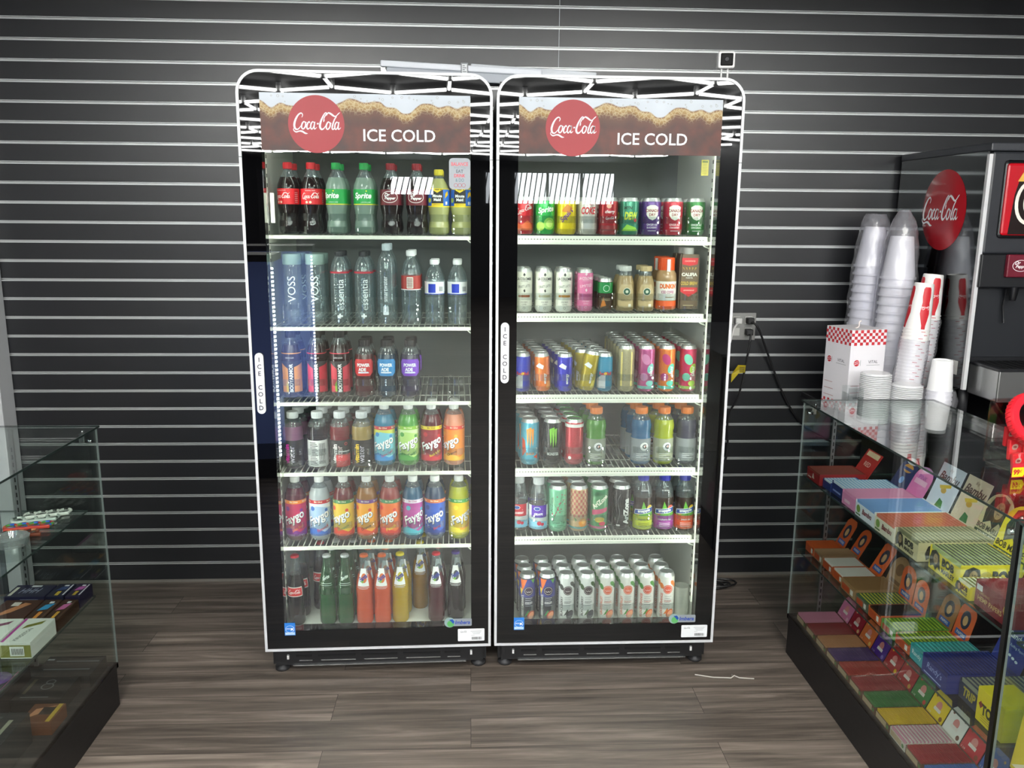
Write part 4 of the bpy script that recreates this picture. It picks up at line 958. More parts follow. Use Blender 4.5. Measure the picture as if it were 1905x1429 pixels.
def gator(liq, lab, full=True, logo=True):
    a = Art(); a.rect(-.110, .012, .110, .094, lab)
    if logo: a.disc(.006, .066, .016, '#e8eaea'); a.ring(.006, .066, .016, .001, '#8a8e90'); a.text('G', .006, .066, .016, '#2a2c30', bold=.04); a.poly([(.006,.060),(.012,.070),(.008,.069)], '#e8702a')
    for k in range(4): a.rect(-.022, .018+k*.007, .004+(k % 2)*.01, .0195+k*.007, '#dfe2e2'); a.lay -= 1
    a.lay += 1; a.rect(-.006, .028, .022, .030, '#2a2c30')
    return bottle('sports_bottle', P_GAT, .165 if full else -1, liquid(liq), (.0215, .180, .203, '#ee8a44'), .0352, a, Rz=lambda z: .0352)
G4 = [(3, gator('#5a9a42', '#8c9484'), 'green sports drink with orange cap on fourth shelf of right cooler', 'green sports bottle'), (5, gator('#2f6c98', '#8a9298'), 'blue sports drink with orange cap, right of the empty column', 'blue sports bottle'),
      (6, gator('#b3bf30', '#a2a68c'), 'yellow green sports drink with orange cap, second from right on fourth shelf', 'yellow sports bottle'), (7, gator('#3c3a52', '#8e9296', logo=False), 'dark violet sports drink with orange cap, right end of fourth shelf', 'violet sports bottle')]
for i, p, l, s in G4: put('right', 4, i, X[i], ZR[4], p, l, s, 3, .075, dx=-.005)
# shelf 5
X = RCOL[4]
def ocean(c, ww):
    a = Art(); a.rect(-.105, .012, .105, .100, '#8cc8e4'); a.poly([(-.105,.055),(.105,.030),(.105,.1),(-.105,.1)], '#f0f2f4'); a.rect(-.03, .055, .03, .1, c); a.disc(-.008, .088, .012, '#f2f4f8', ry=.007); a.disc(-.008, .088, .010, '#2a56a8', ry=.0055); a.text(ww, -.003, .068, .008, '#ffffff', w=.04, bold=.04); a.disc(.0, .034, .008, '#c8304a'); a.disc(.012, .030, .006, '#c8304a'); a.rect(.034, .02, .06, .095, '#e8ecee')
    return bottle('juice_bottle', [(.029,0),(.0335,.006),(.0335,.10),(.032,.12),(.024,.16),(.0165,.176),(.0165,.182)], .10, liquid('#3a2430'), (.0195, .172, .198, '#dde0e4'), .0335, a, Rz=lambda z: .0336)
put('right', 5, 0, X[0], ZR[5]+.006, ocean('#c22a3c', 'CRANBERRY'), 'cranberry juice bottle with white cap, cut by the door frame, fifth shelf', 'cranberry juice bottle', 2, .072)
put('right', 5, 1, X[1], ZR[5], ocean('#5a2ab0', 'GRAPE'), 'grape juice bottle with purple label and white cap, fifth shelf of right cooler', 'grape juice bottle', 2, .072)
def a_green(a):
    a.line([(-.022,.040),(-.006,.085),(.004,.105),(.010,.135)], .0008, '#6b3a2a'); a.line([(-.006,.085),(-.020,.110),(-.022,.13)], .0006, '#6b3a2a'); a.line([(.004,.105),(.020,.12)], .0006, '#6b3a2a'); a.line([(-.006,.085),(.014,.075)], .0006, '#6b3a2a')
    rr = random.Random(2)
    for k in range(16): a.disc(rr.uniform(-.026, .024), rr.uniform(.062, .14), .0024, '#b8506a', n=8); a.lay -= 1
    a.lay += 1; a.text('Green Tea', .0, .036, .010, '#2a3a30', w=.048); a.text('GINSENG', .006, .025, .004, '#2a3a30'); a.text('AriZona', -.028, .10, .011, '#2a5a4a', w=.07, rot=PI/2)
def a_check(a):
    for i in range(-6, 7):
        for j in range(9):
            if (i+j) % 2: a.rect(i*.008, .055+j*.011, i*.008+.008, .066+j*.011, '#b8685c'); a.lay -= 1
    a.lay += 1; a.disc(.012, .034, .016, '#e0902c'); a.disc(.014, .036, .008, '#f0b458'); a.poly([(-.01,.045),(-.022,.056),(-.016,.038)], '#5a8a4a'); a.rect(-.102, .012, .102, .018, '#5ab0b0')
def a_kiwi(a):
    a.poly([(-.03,.06),(.03,.075),(.03,.09),(-.03,.08)], '#c85a7a'); a.disc(.0, .045, .018, '#d8c04a', ry=.010); a.disc(.01, .03, .012, '#c84a5c', ry=.008); a.text('AriZona', 0, .112, .018, '#e8ecd8', w=.07, bold=.04, rot=.7); a.poly([(-.03,.13),(-.01,.15),(.02,.14),(.03,.15),(.03,.155),(-.03,.155)], '#3a8a5a'); a.rect(-.102, .012, .102, .02, '#d8709c')
def a_black(a): a.text('AriZona', .012, .075, .022, '#dcdcd8', w=.115, bold=.05, rot=PI/2); a.line([(-.02,.03),(-.012,.07),(-.02,.11),(-.010,.14)], .0008, '#8a8c8c'); a.rect(-.024, .02, -.010, .026, '#c8c8c4')
R5 = [('#7cc8a0', a_green, 'mint green tea can with blossom branch, fifth shelf of right cooler', 'mint green tea can'), ('#d4b48c', a_check, 'tea can with pink and cream checks and orange fruit, fifth shelf', 'checked tea can'),
      ('#5c9a6c', a_kiwi, 'green tea can with slanted lettering and fruit, fifth shelf of right cooler', 'fruit tea can'), ('#1b1c1e', a_black, 'black tall tea can with upright silver lettering, fifth shelf', 'black tea can')]
for i, (c, fn, l, s) in enumerate(R5): put('right', 5, i+2, X[i+2], ZR[5], can('tea_can', .0330, .169, c, A_can(fn), metal=.2), l, s, 4, .07, dx=-.003)
for i, (c, lf, fl, l, s) in enumerate([('#c3d02a', '#d8b83a', 'mango tea', 'tea bottle with lime yellow base and blue cap, left one of three', 'lime labelled tea bottle'), ('#a03a9c', '#d85a4a', 'raspberry tea', 'tea bottle with purple base and blue cap, middle one of three', 'purple labelled tea bottle'), ('#e0562a', '#e8c030', 'peach tea', 'tea bottle with orange base and blue cap, right end of fifth shelf', 'orange labelled tea bottle')]):
    put('right', 5, i+6, X[i+6], ZR[5], bottle('tea_bottle', P_SNAP, .125, liquid('#3a2a26'), (.0195, .184, .208, '#3238b0'), .0345, A_snapple(c, lf, fl, '#1c1c20' if i == 0 else '#ffffff'), Rz=Rwaist(P_SNAP)), l, s, 2, .073)
# bottom: tall seltzer cans, three deep
X = RCOL[5]
J = [('#2b2f6c', '#2e1c34', 'BLUEBERRY POMEGRANATE', '#b8503a', '#3a8a4a', '#343a86', 'blueberry'), ('#2b2f6c', '#2e1c34', 'BLUEBERRY POMEGRANATE', '#b8503a', '#3a8a4a', '#343a86', 'blueberry'),
     ('#e6e8e6', '#33202c', 'BLACKBERRY', '#26262c', '#2e3430', None, 'blackberry'), ('#e6e8e6', '#33202c', 'BLACKBERRY', '#26262c', '#3e5a34', None, 'blackberry'),
     ('#e8e6e0', '#dc6a4c', 'GRAPEFRUIT', '#d87a68', '#4a8a3c', None, 'grapefruit'), ('#e8e6e0', '#dc6a4c', 'GRAPEFRUIT', '#d87a68', '#4a8a3c', None, 'grapefruit'),
     ('#e8e6e0', '#cc5034', 'BLOOD ORANGE', '#d8602c', '#4a8a3c', None, 'blood orange'), ('#e8e6e0', '#cc5034', 'BLOOD ORANGE', '#d8602c', '#e07a2c', None, 'blood orange')]
for i, (c, d, fl, fr, lf, tp, nm) in enumerate(J):
    cc = '#3a3c48' if tp else c
    side = ('left one of the pair', 'right one of the pair')[i % 2]
    put('right', 6, i, X[i], .1225, can('seltzer_can', .030, .182, cc, A_juice(c, d, fl, fr, lf, tp), metal=.1), 'front %s seltzer can, %s, on right cooler floor' % (nm, side), '%s can' % nm, 3, .066, y0=2.86, jitter=1, dx=-.006)
# empty clear holder at the right end of the right cooler floor
t = thing('clear_holder', 'empty clear plastic holder on the floor of the right cooler, far right', 'holder', (.780, 2.87, .1225), rot=(0, 0, 0))
bm = bmesh.new(); lathe(bm, [(.027, 0), (.027, .004), (.029, .12), (.0275, .12), (.0255, .006)], 24, close=False); build('holder_tube', bm, glassy('holder_plastic', '#f4f6f2', .05, 1.45, .05, '#f2f4ec', .3), t, True)
bm = bmesh.new(); lathe(bm, [(.022, .0), (.022, .012), (.012, .016)], 20); build('inner_knob', bm, M('#e6e8e2', .4), t, True)

# ------------------------------------------------------------------ things on and around the coolers
t = thing('security_camera', 'small white cube camera with black face on top of the right cooler', 'camera', (.795, 2.735, 2.0))
bm = bmesh.new(); bbox(bm, -.024, -.012, .032, .028, .034, .083, .007, seg=3); build('camera_body', bm, WHITEP, t, rot=(0, 0, 0)).rotation_euler = (0, 0, -.12)
bm = bmesh.new(); bbox(bm, -.017, -.0145, .039, .021, -.011, .076, .003); build('camera_face', bm, M('#060607', .5, spec=.12), t).rotation_euler = (0, 0, -.12)
bm = bmesh.new(); lathe(bm, [(.0075, 0), (.0075, .002), (.006, .0025)], 20, mtx=Matrix.Translation((.002, -.0143, .058)) @ Matrix.Rotation(PI/2, 4, 'X')); build('lens', bm, M('#15181e', .4, spec=.2), t).rotation_euler = (0, 0, -.12)
for x in (-.010, .010):
    bm = bmesh.new(); cyl(bm, (x, .005, 0), (x, .005, .034), .0028, 10); build('stand_post', bm, M('#e4e4e4', .4), t)
t = thing('light_fixture', 'long frosted white light fixture lying across the tops of both coolers', 'light fixture', (-.29, 2.86, 1.990), .0, rot=(0, .045, -.02))
bm = bmesh.new(); bbox(bm, 0, 0, .052, .52, .035, .072, .004); build('white_channel', bm, M('#d0d4dc', .45), t)
bm = bmesh.new(); bbox(bm, .02, .002, .022, .50, .033, .052, .003); build('frosted_diffuser', bm, M('#9a9fa8', .5), t)
bm = bmesh.new(); bbox(bm, 0, .004, .024, .018, .031, .052, .002); build('end_cap', bm, CLEAR, t)
t = thing('lighting_bar', 'white tapered plastic bar sloping down behind the gap between coolers', 'light fixture', (.0, 2.93, 2.002), 0, rot=(0, .045, .03))
bm = bmesh.new(); bbox(bm, 0, 0, .045, .42, .03, .065, .003); bbox(bm, .005, .003, .002, .41, .027, .045, .002); build('bar_body', bm, M('#c0c5cc', .45), t)
t = thing('plastic_clip', 'small clear plastic bracket clipped over the white light fixture', 'bracket', (-.03, 2.852, 2.018))
bm = bmesh.new(); bbox(bm, 0, 0, 0, .024, .004, .038, .001); bbox(bm, 0, .004, .032, .024, .04, .036, .001); build('clip_plate', bm, glassy('clip_plastic', '#c9ccd0', .08, 1.45, .05, '#b4b8be', .5), t)
a = Art(); rr = random.Random(9)
a.rect(.004, .004, .020, .034, '#c4c8cc')
for k in range(4): a.rect(.006, .009+k*.006, .018-(k % 2)*.005, .0115+k*.006, '#55585c'); a.lay -= 1
a.flat('clip_print', t, front_mtx(0, -.0003, 0))
# wall outlet with plugs and cords
t = thing('wall_outlet', 'grey double wall outlet with plugs, right of the coolers on the slat wall', 'wall outlet', (1.142, 3.489, 1.125))
bm = bmesh.new(); bbox(bm, -.05, -.008, -.058, .062, 0, .058, .002); build('cover_plate', bm, M('#8c8c8a', .4, .5), t)
bm = bmesh.new()
for x in (-.022, .030):
    for z in (-.022, .026): bbox(bm, x-.016, -.010, z-.017, x+.016, -.007, z+.017, .003)
build('sockets', bm, M('#c9c9c6', .5), t)
def cord(name, label, pts, r, col, plug=None):
    t = thing(name, label, 'power cord', (0, 0, 0))
    bm = bmesh.new(); tube(bm, catmull(pts, 8), r, 8); build('cable', bm, M(col, .5), t, True)
    if plug: 
        bm = bmesh.new(); x, y, z = plug; bbox(bm, x-.014, y-.035, z-.012, x+.014, y, z+.014, .004); build('plug', bm, M(col, .5), t)
    return t
cord('electric_cable', 'black cord running from the outlet down right to the glass case', [(1.172, 3.44, 1.150), (1.20, 3.43, 1.12), (1.27, 3.46, .98), (1.36, 3.475, .80), (1.46, 3.47, .68), (1.62, 3.47, .60)], .0045, '#111113', (1.172, 3.479, 1.151))
c = cord('electric_cable', 'black cord hanging straight down from the outlet behind the right cooler', [(1.168, 3.43, 1.10), (1.160, 3.42, 1.04), (1.135, 3.43, .85), (1.10, 3.45, .74), (1.108, 3.46, .6), (1.09, 3.46, .5), (1.02, 3.44, .36), (.98, 3.42, .2), (1.02, 3.4, .012), (1.12, 3.38, .008)], .0045, '#131315', (1.170, 3.479, 1.103))
cord('electric_cable', 'short white plug and cord at the left socket of the outlet', [(1.115, 3.44, 1.145), (1.09, 3.42, 1.12), (1.07, 3.40, 1.06), (1.02, 3.38, .95)], .004, '#d8d8d6', (1.120, 3.479, 1.151))
t = thing('warning_tag', 'yellow warning tag folded round the cord below the outlet', 'tag', (1.115, 3.40, .945))
bm = bmesh.new(); f = [bm.verts.new(p) for p in ((-.028,0,-.045),(.0,-.004,-.006),(.028,0,-.002),(.030,0,.028),(-.004,-.004,.03),(-.028,0,-.01))]
bm.faces.new(f); bmesh.ops.solidify(bm, geom=bm.faces[:], thickness=.0008); build('tag_sheet', bm, M('#e2cc22', .5), t)
a = Art(); 
for k in range(4): a.rect(.002, .002+k*.006, .024, .004+k*.006, '#3a3410'); a.lay -= 1
a.flat('tag_print', t, front_mtx(0, -.005, 0))
t = thing('floor_cable', 'loose black cable coil on the floor at the wall right of the coolers', 'power cord', (0, 0, 0))
bm = bmesh.new(); P = [(1.03+.07*math.cos(k*.5)+.002*k, 3.36+.035*math.sin(k*.5), .008+.0006*k) for k in range(30)]; tube(bm, P, .0045, 6); build('cable', bm, M('#101012', .5), t, True)
t = thing('cable_scrap', 'thin white strip of scrap lying on the floor right of the coolers', 'scrap', (.885, 2.64, 0))
bm = bmesh.new(); tube(bm, [(-.10, .02, .003), (-.04, .0, .003), (.02, -.008, .004), (.035, .004, .006), (.05, -.006, .003), (.10, -.014, .003)], .0022, 6); tube(bm, [(.022, -.006, .004), (.03, .012, .006)], .0018, 6); build('strip', bm, M('#c4c1b8', .6), t)
# pale cabinet edge at far left of the slat wall
t = thing('tall_cabinet', 'pale grey tall cabinet edge at the far left, against the slat wall', 'cabinet', (-1.9, 3.3, 0))
bm = bmesh.new(); bbox(bm, -.9, .10, .0, -.035, .185, 2.1, .002); build('cabinet_panel', bm, M('#9aa0aa', .35), t)
bm = bmesh.new(); bbox(bm, -.035, .09, .0, .022, .188, 2.12, .002); build('edge_post', bm, M('#c4c7ca', .35), t)
bm = bmesh.new(); bbox(bm, -.9, .085, .0, -.036, .10, .70, .002); build('glass_dimmed_front', bm, M('#3e4248', .4), t)  # added darker front colours in the dimming through the case glass

def sheet(name, x0, y0, z0, x1, y1, z1, parent, edge):
    bm = bmesh.new(); fs = box(bm, x0, y0, z0, x1, y1, z1); A = max(f.calc_area() for f in fs)
    for f in fs:
        if f.calc_area() < A*.5: f.material_index = 1
    return build(name, bm, [CASEGLASS, edge], parent)
# ------------------------------------------------------------------ glass display cases
DARKBASE = M('#171618', .45)
def display_case(label, x0, x1, y0, y1, top, base_h, shelves, front_x, posts=True):
    t = thing('glass_display_case', label, 'display case', ((x0+x1)/2, (y0+y1)/2, 0), 0, 'glass display cases along the aisle')
    ox, oy = (x0+x1)/2, (y0+y1)/2
    X0, X1, Y0, Y1 = x0-ox, x1-ox, y0-oy, y1-oy
    fs = 1 if front_x == 'left' else -1          # glass front faces -X (1) or +X (-1)
    bm = bmesh.new(); bbox(bm, X0+.004, Y0+.003, 0, X1-.004, Y1-.003, base_h-.012, .002)
    box(bm, X0, Y0, base_h-.012, X1, Y0+.012, base_h+.004); box(bm, X0, Y1-.012, base_h-.012, X1, Y1, base_h+.004); box(bm, X0, Y0, base_h-.012, X0+.012, Y1, base_h+.004); box(bm, X1-.012, Y0, base_h-.012, X1, Y1, base_h+.004)
    build('base', bm, DARKBASE, t)
    bm = bmesh.new(); box(bm, X0+.012, Y0+.012, base_h-.012, X1-.012, Y1-.012, base_h-.002); build('deck', bm, M('#2c2c2e', .5), t)
    g = .006
    sheet('top_glass', X0-.006, Y0-.001, top-g, X1+.006, Y1+.006, top, t, M('#26302e', .15))
    fx = (X0, X0+g) if fs == 1 else (X1-g, X1)
    bx = X1-.008 if fs == 1 else X0+.008
    sheet('front_glass', fx[0], Y0, base_h+.004, fx[1], Y1, top-g, t, M('#7c8684', .15))
    for ya, yb in ((Y0, Y0+g), (Y1-g, Y1)):
        bm = bmesh.new(); box(bm, X0+g, ya, base_h+.004, X1-g, yb, top-g); build('end_glass', bm, CASEGLASS, t)
    # sliding rear doors
    for k, (ya, yb) in enumerate(((Y0+.01, .03), (-.03, Y1-.01))):
        bm = bmesh.new(); xx = bx-fs*(.002+.006*k); box(bm, min(xx, xx-fs*.004), ya, base_h+.006, max(xx, xx-fs*.004), yb, top-.012); build('rear_door', bm, glassy('rear_glass', '#8f8386', .03, 1.5), t)
    for z in (base_h+.006, top-.016):
        bm = bmesh.new(); xx = bx-fs*.006; box(bm, min(xx-.009, xx+.009), Y0+.006, z, max(xx-.009, xx+.009), Y1-.006, z+.008); build('door_track', bm, M('#5c5d60', .35, .8), t)
    # shelf standards and glass shelves
    for y in (Y1-.014,):
        xx = X0+.11 if fs == 1 else X1-.25
        bm = bmesh.new(); box(bm, xx-.006, y-.004, base_h+.004, xx+.006, y+.004, top-g-.002)
        for k in range(30): box(bm, xx-.002, y-.0046, base_h+.02+k*.024, xx+.002, y+.0046, base_h+.034+k*.024, 1)
        build('shelf_standard', bm, [M('#9c9ea0', .35, .8), BLACKP], t)
    for z, dpt in shelves:
        xa, xb = (X0+.012, X0+.012+dpt) if fs == 1 else (X1-.012-dpt, X1-.012)
        if fs == -1 : xa, xb = X1-.045-dpt, X1-.045
        sheet('glass_shelf', xa, Y0+.01, z-.006, xb, Y1-.012, z, t, M('#3a4644', .15))
    # chrome corner clamps
    for y in (Y0+.03, Y1-.03):
        bm = bmesh.new(); xx = X0+.03 if fs == 1 else X1-.03
        cyl(bm, (xx-fs*.026, y, top-.040), (xx-fs*.008, y, top-.040), .0065, 12); cyl(bm, (xx, y, top-.018), (xx, y, top-.006), .005, 12); bbox(bm, xx-.012, y-.003, top-.044, xx+.004, y+.003, top-.016, .001)
        build('corner_clamp', bm, STEEL, t)
    if posts:
        bm = bmesh.new(); xx = X0+.004 if fs == 1 else X1-.004
        box(bm, xx-.005, Y0-.010, base_h, xx+.005, Y0+.004, top-.004); build('corner_seal', bm, BLACKP, t)
    return t
display_case('right glass display case filled with tiers of colourful paper boxes, by the aisle', 1.16, 1.62, 1.64, 2.81, .956, .150, ((.690, .36), (.412, .40)), 'left')
display_case('nearer glass display case at the right edge, holding upright packets', 1.16, 1.62, .42, 1.622, .956, .150, ((.690, .3),), 'left', posts=False)
display_case('left glass display case with few items on its glass shelves', -1.60, -1.14, 1.36, 2.552, .937, .145, ((.672, .30), (.388, .36)), 'right')
display_case('nearer glass display case on the left, mostly outside the picture', -1.60, -1.14, .66, 1.335, .937, .145, ((.672, .30),), 'right', posts=False)

packs_left = bmesh.new(); pack_cols = []
NPACK = [0]
def card_mtx(x, y, z, lean):
    return Matrix.Translation((x, y, z)) @ Matrix.Rotation(lean, 4, 'Y') @ left_mtx(0, 0, 0)
def tray(name, label, x0, x1, y0, y1, z, h, col, pack=None, n=20, card=None, front=None, side=None, alt=None, lab=None, stuff=True, empty=False, ph=None):
    """open display tray: long side across the shelf, packets standing inside, header card at the back"""
    t = thing(name, label, 'display box', (x0, y0, z), 0, 'display trays of rolling papers')
    L, D = x1-x0, y1-y0; th = .0014
    bm = bmesh.new(); box(bm, 0, 0, 0, L, D, th); box(bm, 0, 0, th, L, th, h); box(bm, 0, D-th, th, L, D, h); box(bm, 0, th, th, th, D-th, h*.85); box(bm, L-th, th, th, L, D-th, h)
    build('tray', bm, M(col, .5), t)
    if front: front(Art(), D, h).flat('front_print', t, left_mtx(0, D/2, 0), off=.0003)
    if side: side(Art(), L, h).flat('side_print', t, front_mtx(L/2, 0, 0), off=.0003)
    if card:
        cc, hc, lean, art, shape = card; D2 = D-.002
        P = [(-D2/2, 0), (D2/2, 0)]
        if shape == 'arch': P += [(D2*.5*math.cos(a*PI/12), hc-D2*.45+D2*.45*math.sin(a*PI/12)) for a in range(13)]
        elif shape == 'round': P += [(D2/2, hc-.015), (D2/2-.012, hc), (-D2/2+.012, hc), (-D2/2, hc-.015)]
        else: P += [(D2/2, hc), (-D2/2, hc)]
        mt = card_mtx(L, D/2, h*.4, lean)
        bm = bmesh.new(); a0 = [bm.verts.new(mt @ Vector((p[0], p[1], 0))) for p in P]; a1 = [bm.verts.new(mt @ Vector((p[0], p[1], -.0018))) for p in P]
        bm.faces.new(a0); bm.faces.new(a1[::-1])
        for k in range(len(P)): bm.faces.new((a0[k], a1[k], a1[(k+1) % len(P)], a0[(k+1) % len(P)]))
        cd_ = build('header_card', bm, M(cc, .5), t)
        a = Art(); art(a, D2, hc); a.flat('card_print', cd_, mt)
    if pack:
        ln = L-.008; tk = ln/n; hh = ph or h*1.02
        for k in range(n):
            c = pack if not alt else alt[(k*len(alt))//n] if not isinstance(alt, str) else (pack if k % 2 else alt)
            xa = .003+k*tk
            if stuff:
                if c not in pack_cols: pack_cols.append(c)
                mi = pack_cols.index(c)
                box(packs_left, x0+xa, y0+.003, z+th+.0006, x0+xa+tk*.60, y1-.003, z+hh, mi)
            else:
                key = ('pack', c, round(tk, 4), round(D, 3), round(hh, 3))
                if key not in _tc:
                    b2 = bmesh.new(); box(b2, 0, 0, 0, tk*.58, D-.006, hh-th); me = bpy.data.meshes.new('rolling_paper_packet'); b2.to_mesh(me); b2.free(); me.materials.append(M(c, .5)); _tc[key] = me
                o = bpy.data.objects.new('rolling_paper_packet', _tc[key]); C.objects.link(o); o.location = (x0+xa, y0+.003, z+th+.0006+random.uniform(0, .0012))
                tag(o, lab, 'paper packet', lab2)
                NPACK[0] += 1
    return t
# bottom deck: eleven trays in flavour colours
def dome_card(c2):
    def f(a, D, hc):
        a.disc(.0, hc*.55, .0125, '#d98a86', ry=.014); a.rect(-.016, hc*.36, .016, hc*.47, '#e8e0da'); a.disc(-.026, hc*.8, .005, c2); a.disc(.028, hc*.25, .007, c2); a.disc(.026, hc*.82, .004, c2); a.text('1 1/4', -.026, hc*.2, .006, '#f0ece8')
    return f
BT = [('pink', '#d88aa8', '#d67ca4', '#e8b0c4'), ('dark red', '#9c3038', '#a01c30', '#e8c08a'), ('tan orange', '#d09468', '#d8703a', '#f0c878'), ('purple', '#50347a', '#4c2488', '#8a78c0'),
      ('brick red', '#b8342c', '#a8202a', '#f0c020'), ('rosy red', '#a83a40', '#a8202a', '#c8a040'), ('green', '#2e7c3c', '#2a7a38', '#c83a30'), ('yellow', '#e8c020', '#f0d020', '#8a5a20'),
      ('white and pink striped', '#e6dcd8', '#ecebe6', '#6a3a2a'), ('red', '#a81c2a', '#c42434', '#8a3a20'), ('blue', '#3c6cb8', '#2c58a8', '#c8a060')]
pos = ['farthest', 'second farthest', 'third farthest', 'fourth farthest', 'fifth farthest', 'sixth', 'seventh', 'eighth', 'ninth', 'tenth', 'nearest']
for i, (nm, pc, cc, ac) in enumerate(BT):
    y1 = 2.775-.0865*i; y0 = y1-.083
    lab = 'thin %s paper packet standing in the %s tray on the bottom deck' % (nm, pos[i]); lab2 = 'paper packets in the bottom trays'
    alt = ['#b8342c']*3+['#e8c020'] if i == 4 else ('#d89ab0' if i == 8 else None)
    tray('papers_tray', '%s tray of rolling papers, %s on the bottom deck of right case' % (nm, pos[i]), 1.182, 1.326, y0, y1, .149, .026, '#6b4a3a' if i != 8 else '#d8d0c8', pc, 26, (cc, .088, .42, dome_card(ac), 'round'), alt=alt if not isinstance(alt, list) else None, lab=lab, stuff=False, ph=.028,
         front=lambda a, D, h: a.rect(-D/2+.004, .004, D/2-.02, h*.8, '#c8b090').disc(D/2-.012, h*.45, .006, '#5a8a4a'))
    if isinstance(alt, list):
        pass
# middle glass shelf
ZM = .413
def orange_card(a, D, hc):
    a.disc(0, hc*.60, D*.28, '#1d2a44', ry=hc*.22, n=28); a.disc(0, hc*.58, D*.14, '#caa070', ry=hc*.12); a.rect(-D*.34, hc*.18, D*.34, hc*.32, '#2a56a0'); a.text('PAPERS', 0, hc*.25, hc*.07, '#f4efe6', w=D*.5); a.rect(-D*.3, hc*.08, D*.3, hc*.11, '#8a2a14')
def plain_card(c2):
    def f(a, D, hc): a.rect(-D*.3, hc*.2, D*.3, hc*.3, c2); a.disc(0, hc*.62, D*.22, c2, ry=hc*.18)
    return f
def lab_front(c, c2='#e8e4dc'):
    def f(a, D, h): a.rect(-D*.42, h*.1, D*.1, h*.7, c); a.rect(D*.18, h*.2, D*.36, h*.7, c2); return a
    return f
MT = [('orange packets, farthest on the middle shelf', 1.20, 1.30, 2.72, 2.79, .032, '#c2582a', '#d8622c', 18, ('#c85a2a', .12, .45, orange_card, 'round'), None),
      ('nearly empty brown tray, second on the middle shelf, beside orange card', 1.20, 1.32, 2.645, 2.715, .032, '#9a7a5c', None, 0, ('#d05c28', .11, .5, orange_card, 'arch'), None),
      ('white packets, far one of two white rows on the middle shelf', 1.20, 1.315, 2.565, 2.640, .030, '#b8582e', '#e2dfd8', 22, None, None),
      ('white packets, near one of two white rows on the middle shelf', 1.20, 1.315, 2.485, 2.560, .030, '#c8602c', '#e6e3dc', 22, ('#e0642a', .125, .5, orange_card, 'round'), None),
      ('brown kraft packets on the middle shelf, with kraft header card', 1.19, 1.33, 2.375, 2.475, .034, '#a8835c', '#a07a50', 34, ('#a8845c', .11, .35, plain_card('#7a5a3c'), 'arch'), None),
      ('olive and yellow striped packets on the middle shelf', 1.19, 1.32, 2.29, 2.368, .030, '#6a6a5a', '#c8c04a', 22, ('#d8602a', .12, .12, orange_card, 'arch'), '#4a6a4a'),
      ('black packets in orange tray on the middle shelf', 1.19, 1.32, 2.21, 2.284, .032, '#d0602c', '#1c1a18', 24, ('#d8602a', .11, .1, orange_card, 'arch'), None),
      ('light green packets, far one of the two green rows', 1.19, 1.345, 2.125, 2.203, .030, '#5c9a3c', '#a8c83a', 26, ('#9a6a3a', .11, .3, orange_card, 'arch'), '#5a8a2c'),
      ('light green packets, near one of the two green rows', 1.19, 1.345, 2.045, 2.12, .030, '#c85a2c', '#b0cc3c', 26, ('#dc5e28', .12, .25, orange_card, 'arch'), '#5a7a2c')]
for nm, x0, x1, y0, y1, h, col, pc, n, cd_, alt in MT:
    tray('papers_tray', 'open tray with '+nm if pc else nm, x0, x1, y0, y1, ZM, h, col, pc, n, cd_, front=lab_front('#b84a24', '#e8e4dc'), alt=alt)
tray('papers_tray', 'turquoise tray of papers beside the navy one, middle shelf', 1.19, 1.35, 1.975, 2.04, ZM, .042, '#3aa0a8', '#58c4c4', 26, None, front=lambda a, D, h: a.text('Randy', 0, h*.5, h*.4, '#e8f4f4', w=D*.8), alt='#2f9494')
def randy_card(a, D, hc): a.text("Randy's", 0, hc*.78, hc*.16, '#e6ecf6', w=D*.85, bold=.02, shear=.15); a.text('Wired Rolling Papers', 0, hc*.6, hc*.07, '#c8d4ee', w=D*.8); [a.disc(k*D*.13, hc*.42-k*hc*.02, D*.05, '#dfe6f4', ry=D*.03) for k in (-2, -1, 0, 1, 2)]
tray('papers_tray', 'navy blue tray of long papers with tall blue header card, middle shelf', 1.185, 1.36, 1.855, 1.97, ZM, .052, '#24307c', '#2a3a8c', 34, ('#1f2f8c', .13, .35, randy_card, 'rect'), front=lambda a, D, h: a.text("Randy's", 0, h*.55, h*.42, '#a8b8e8', w=D*.85, shear=.2).rect(-D*.4, h*.12, D*.3, h*.18, '#a8b8e8'), alt='#1c2668')
tray('papers_tray', 'dark blue tray with striped silver packets, near end of middle shelf', 1.215, 1.40, 1.765, 1.85, ZM, .050, '#24304c', '#39455c', 30, None, front=lambda a, D, h: a.text('TRIP', 0, h*.5, h*.5, '#b8a838', w=D*.6, bold=.04, shear=.2), alt='#8a9080')
t = thing('yellow_papers_box', 'yellow upright box lettered TOP at the near end of the middle shelf', 'display box', (1.20, 1.655, ZM))
bm = bmesh.new(); bbox(bm, 0, 0, 0, .085, .10, .085, .001); build('carton', bm, M('#e6d21e', .5), t)
a = Art(); a.text('TOP', -.004, .038, .028, '#2a2a1c', w=.052, bold=.05); a.poly([(-.042,.045),(-.034,.055),(-.026,.045),(-.034,.035)], '#8a2a20'); a.poly([(.0,.058),(.012,.080),(.024,.058)], '#b0a88c'); [a.rect(-.03, .008+k*.006, .03-k*.01, .010+k*.006, '#b89a1c') for k in range(3)]
a.flat('carton_print', t, left_mtx(0, .05, 0))
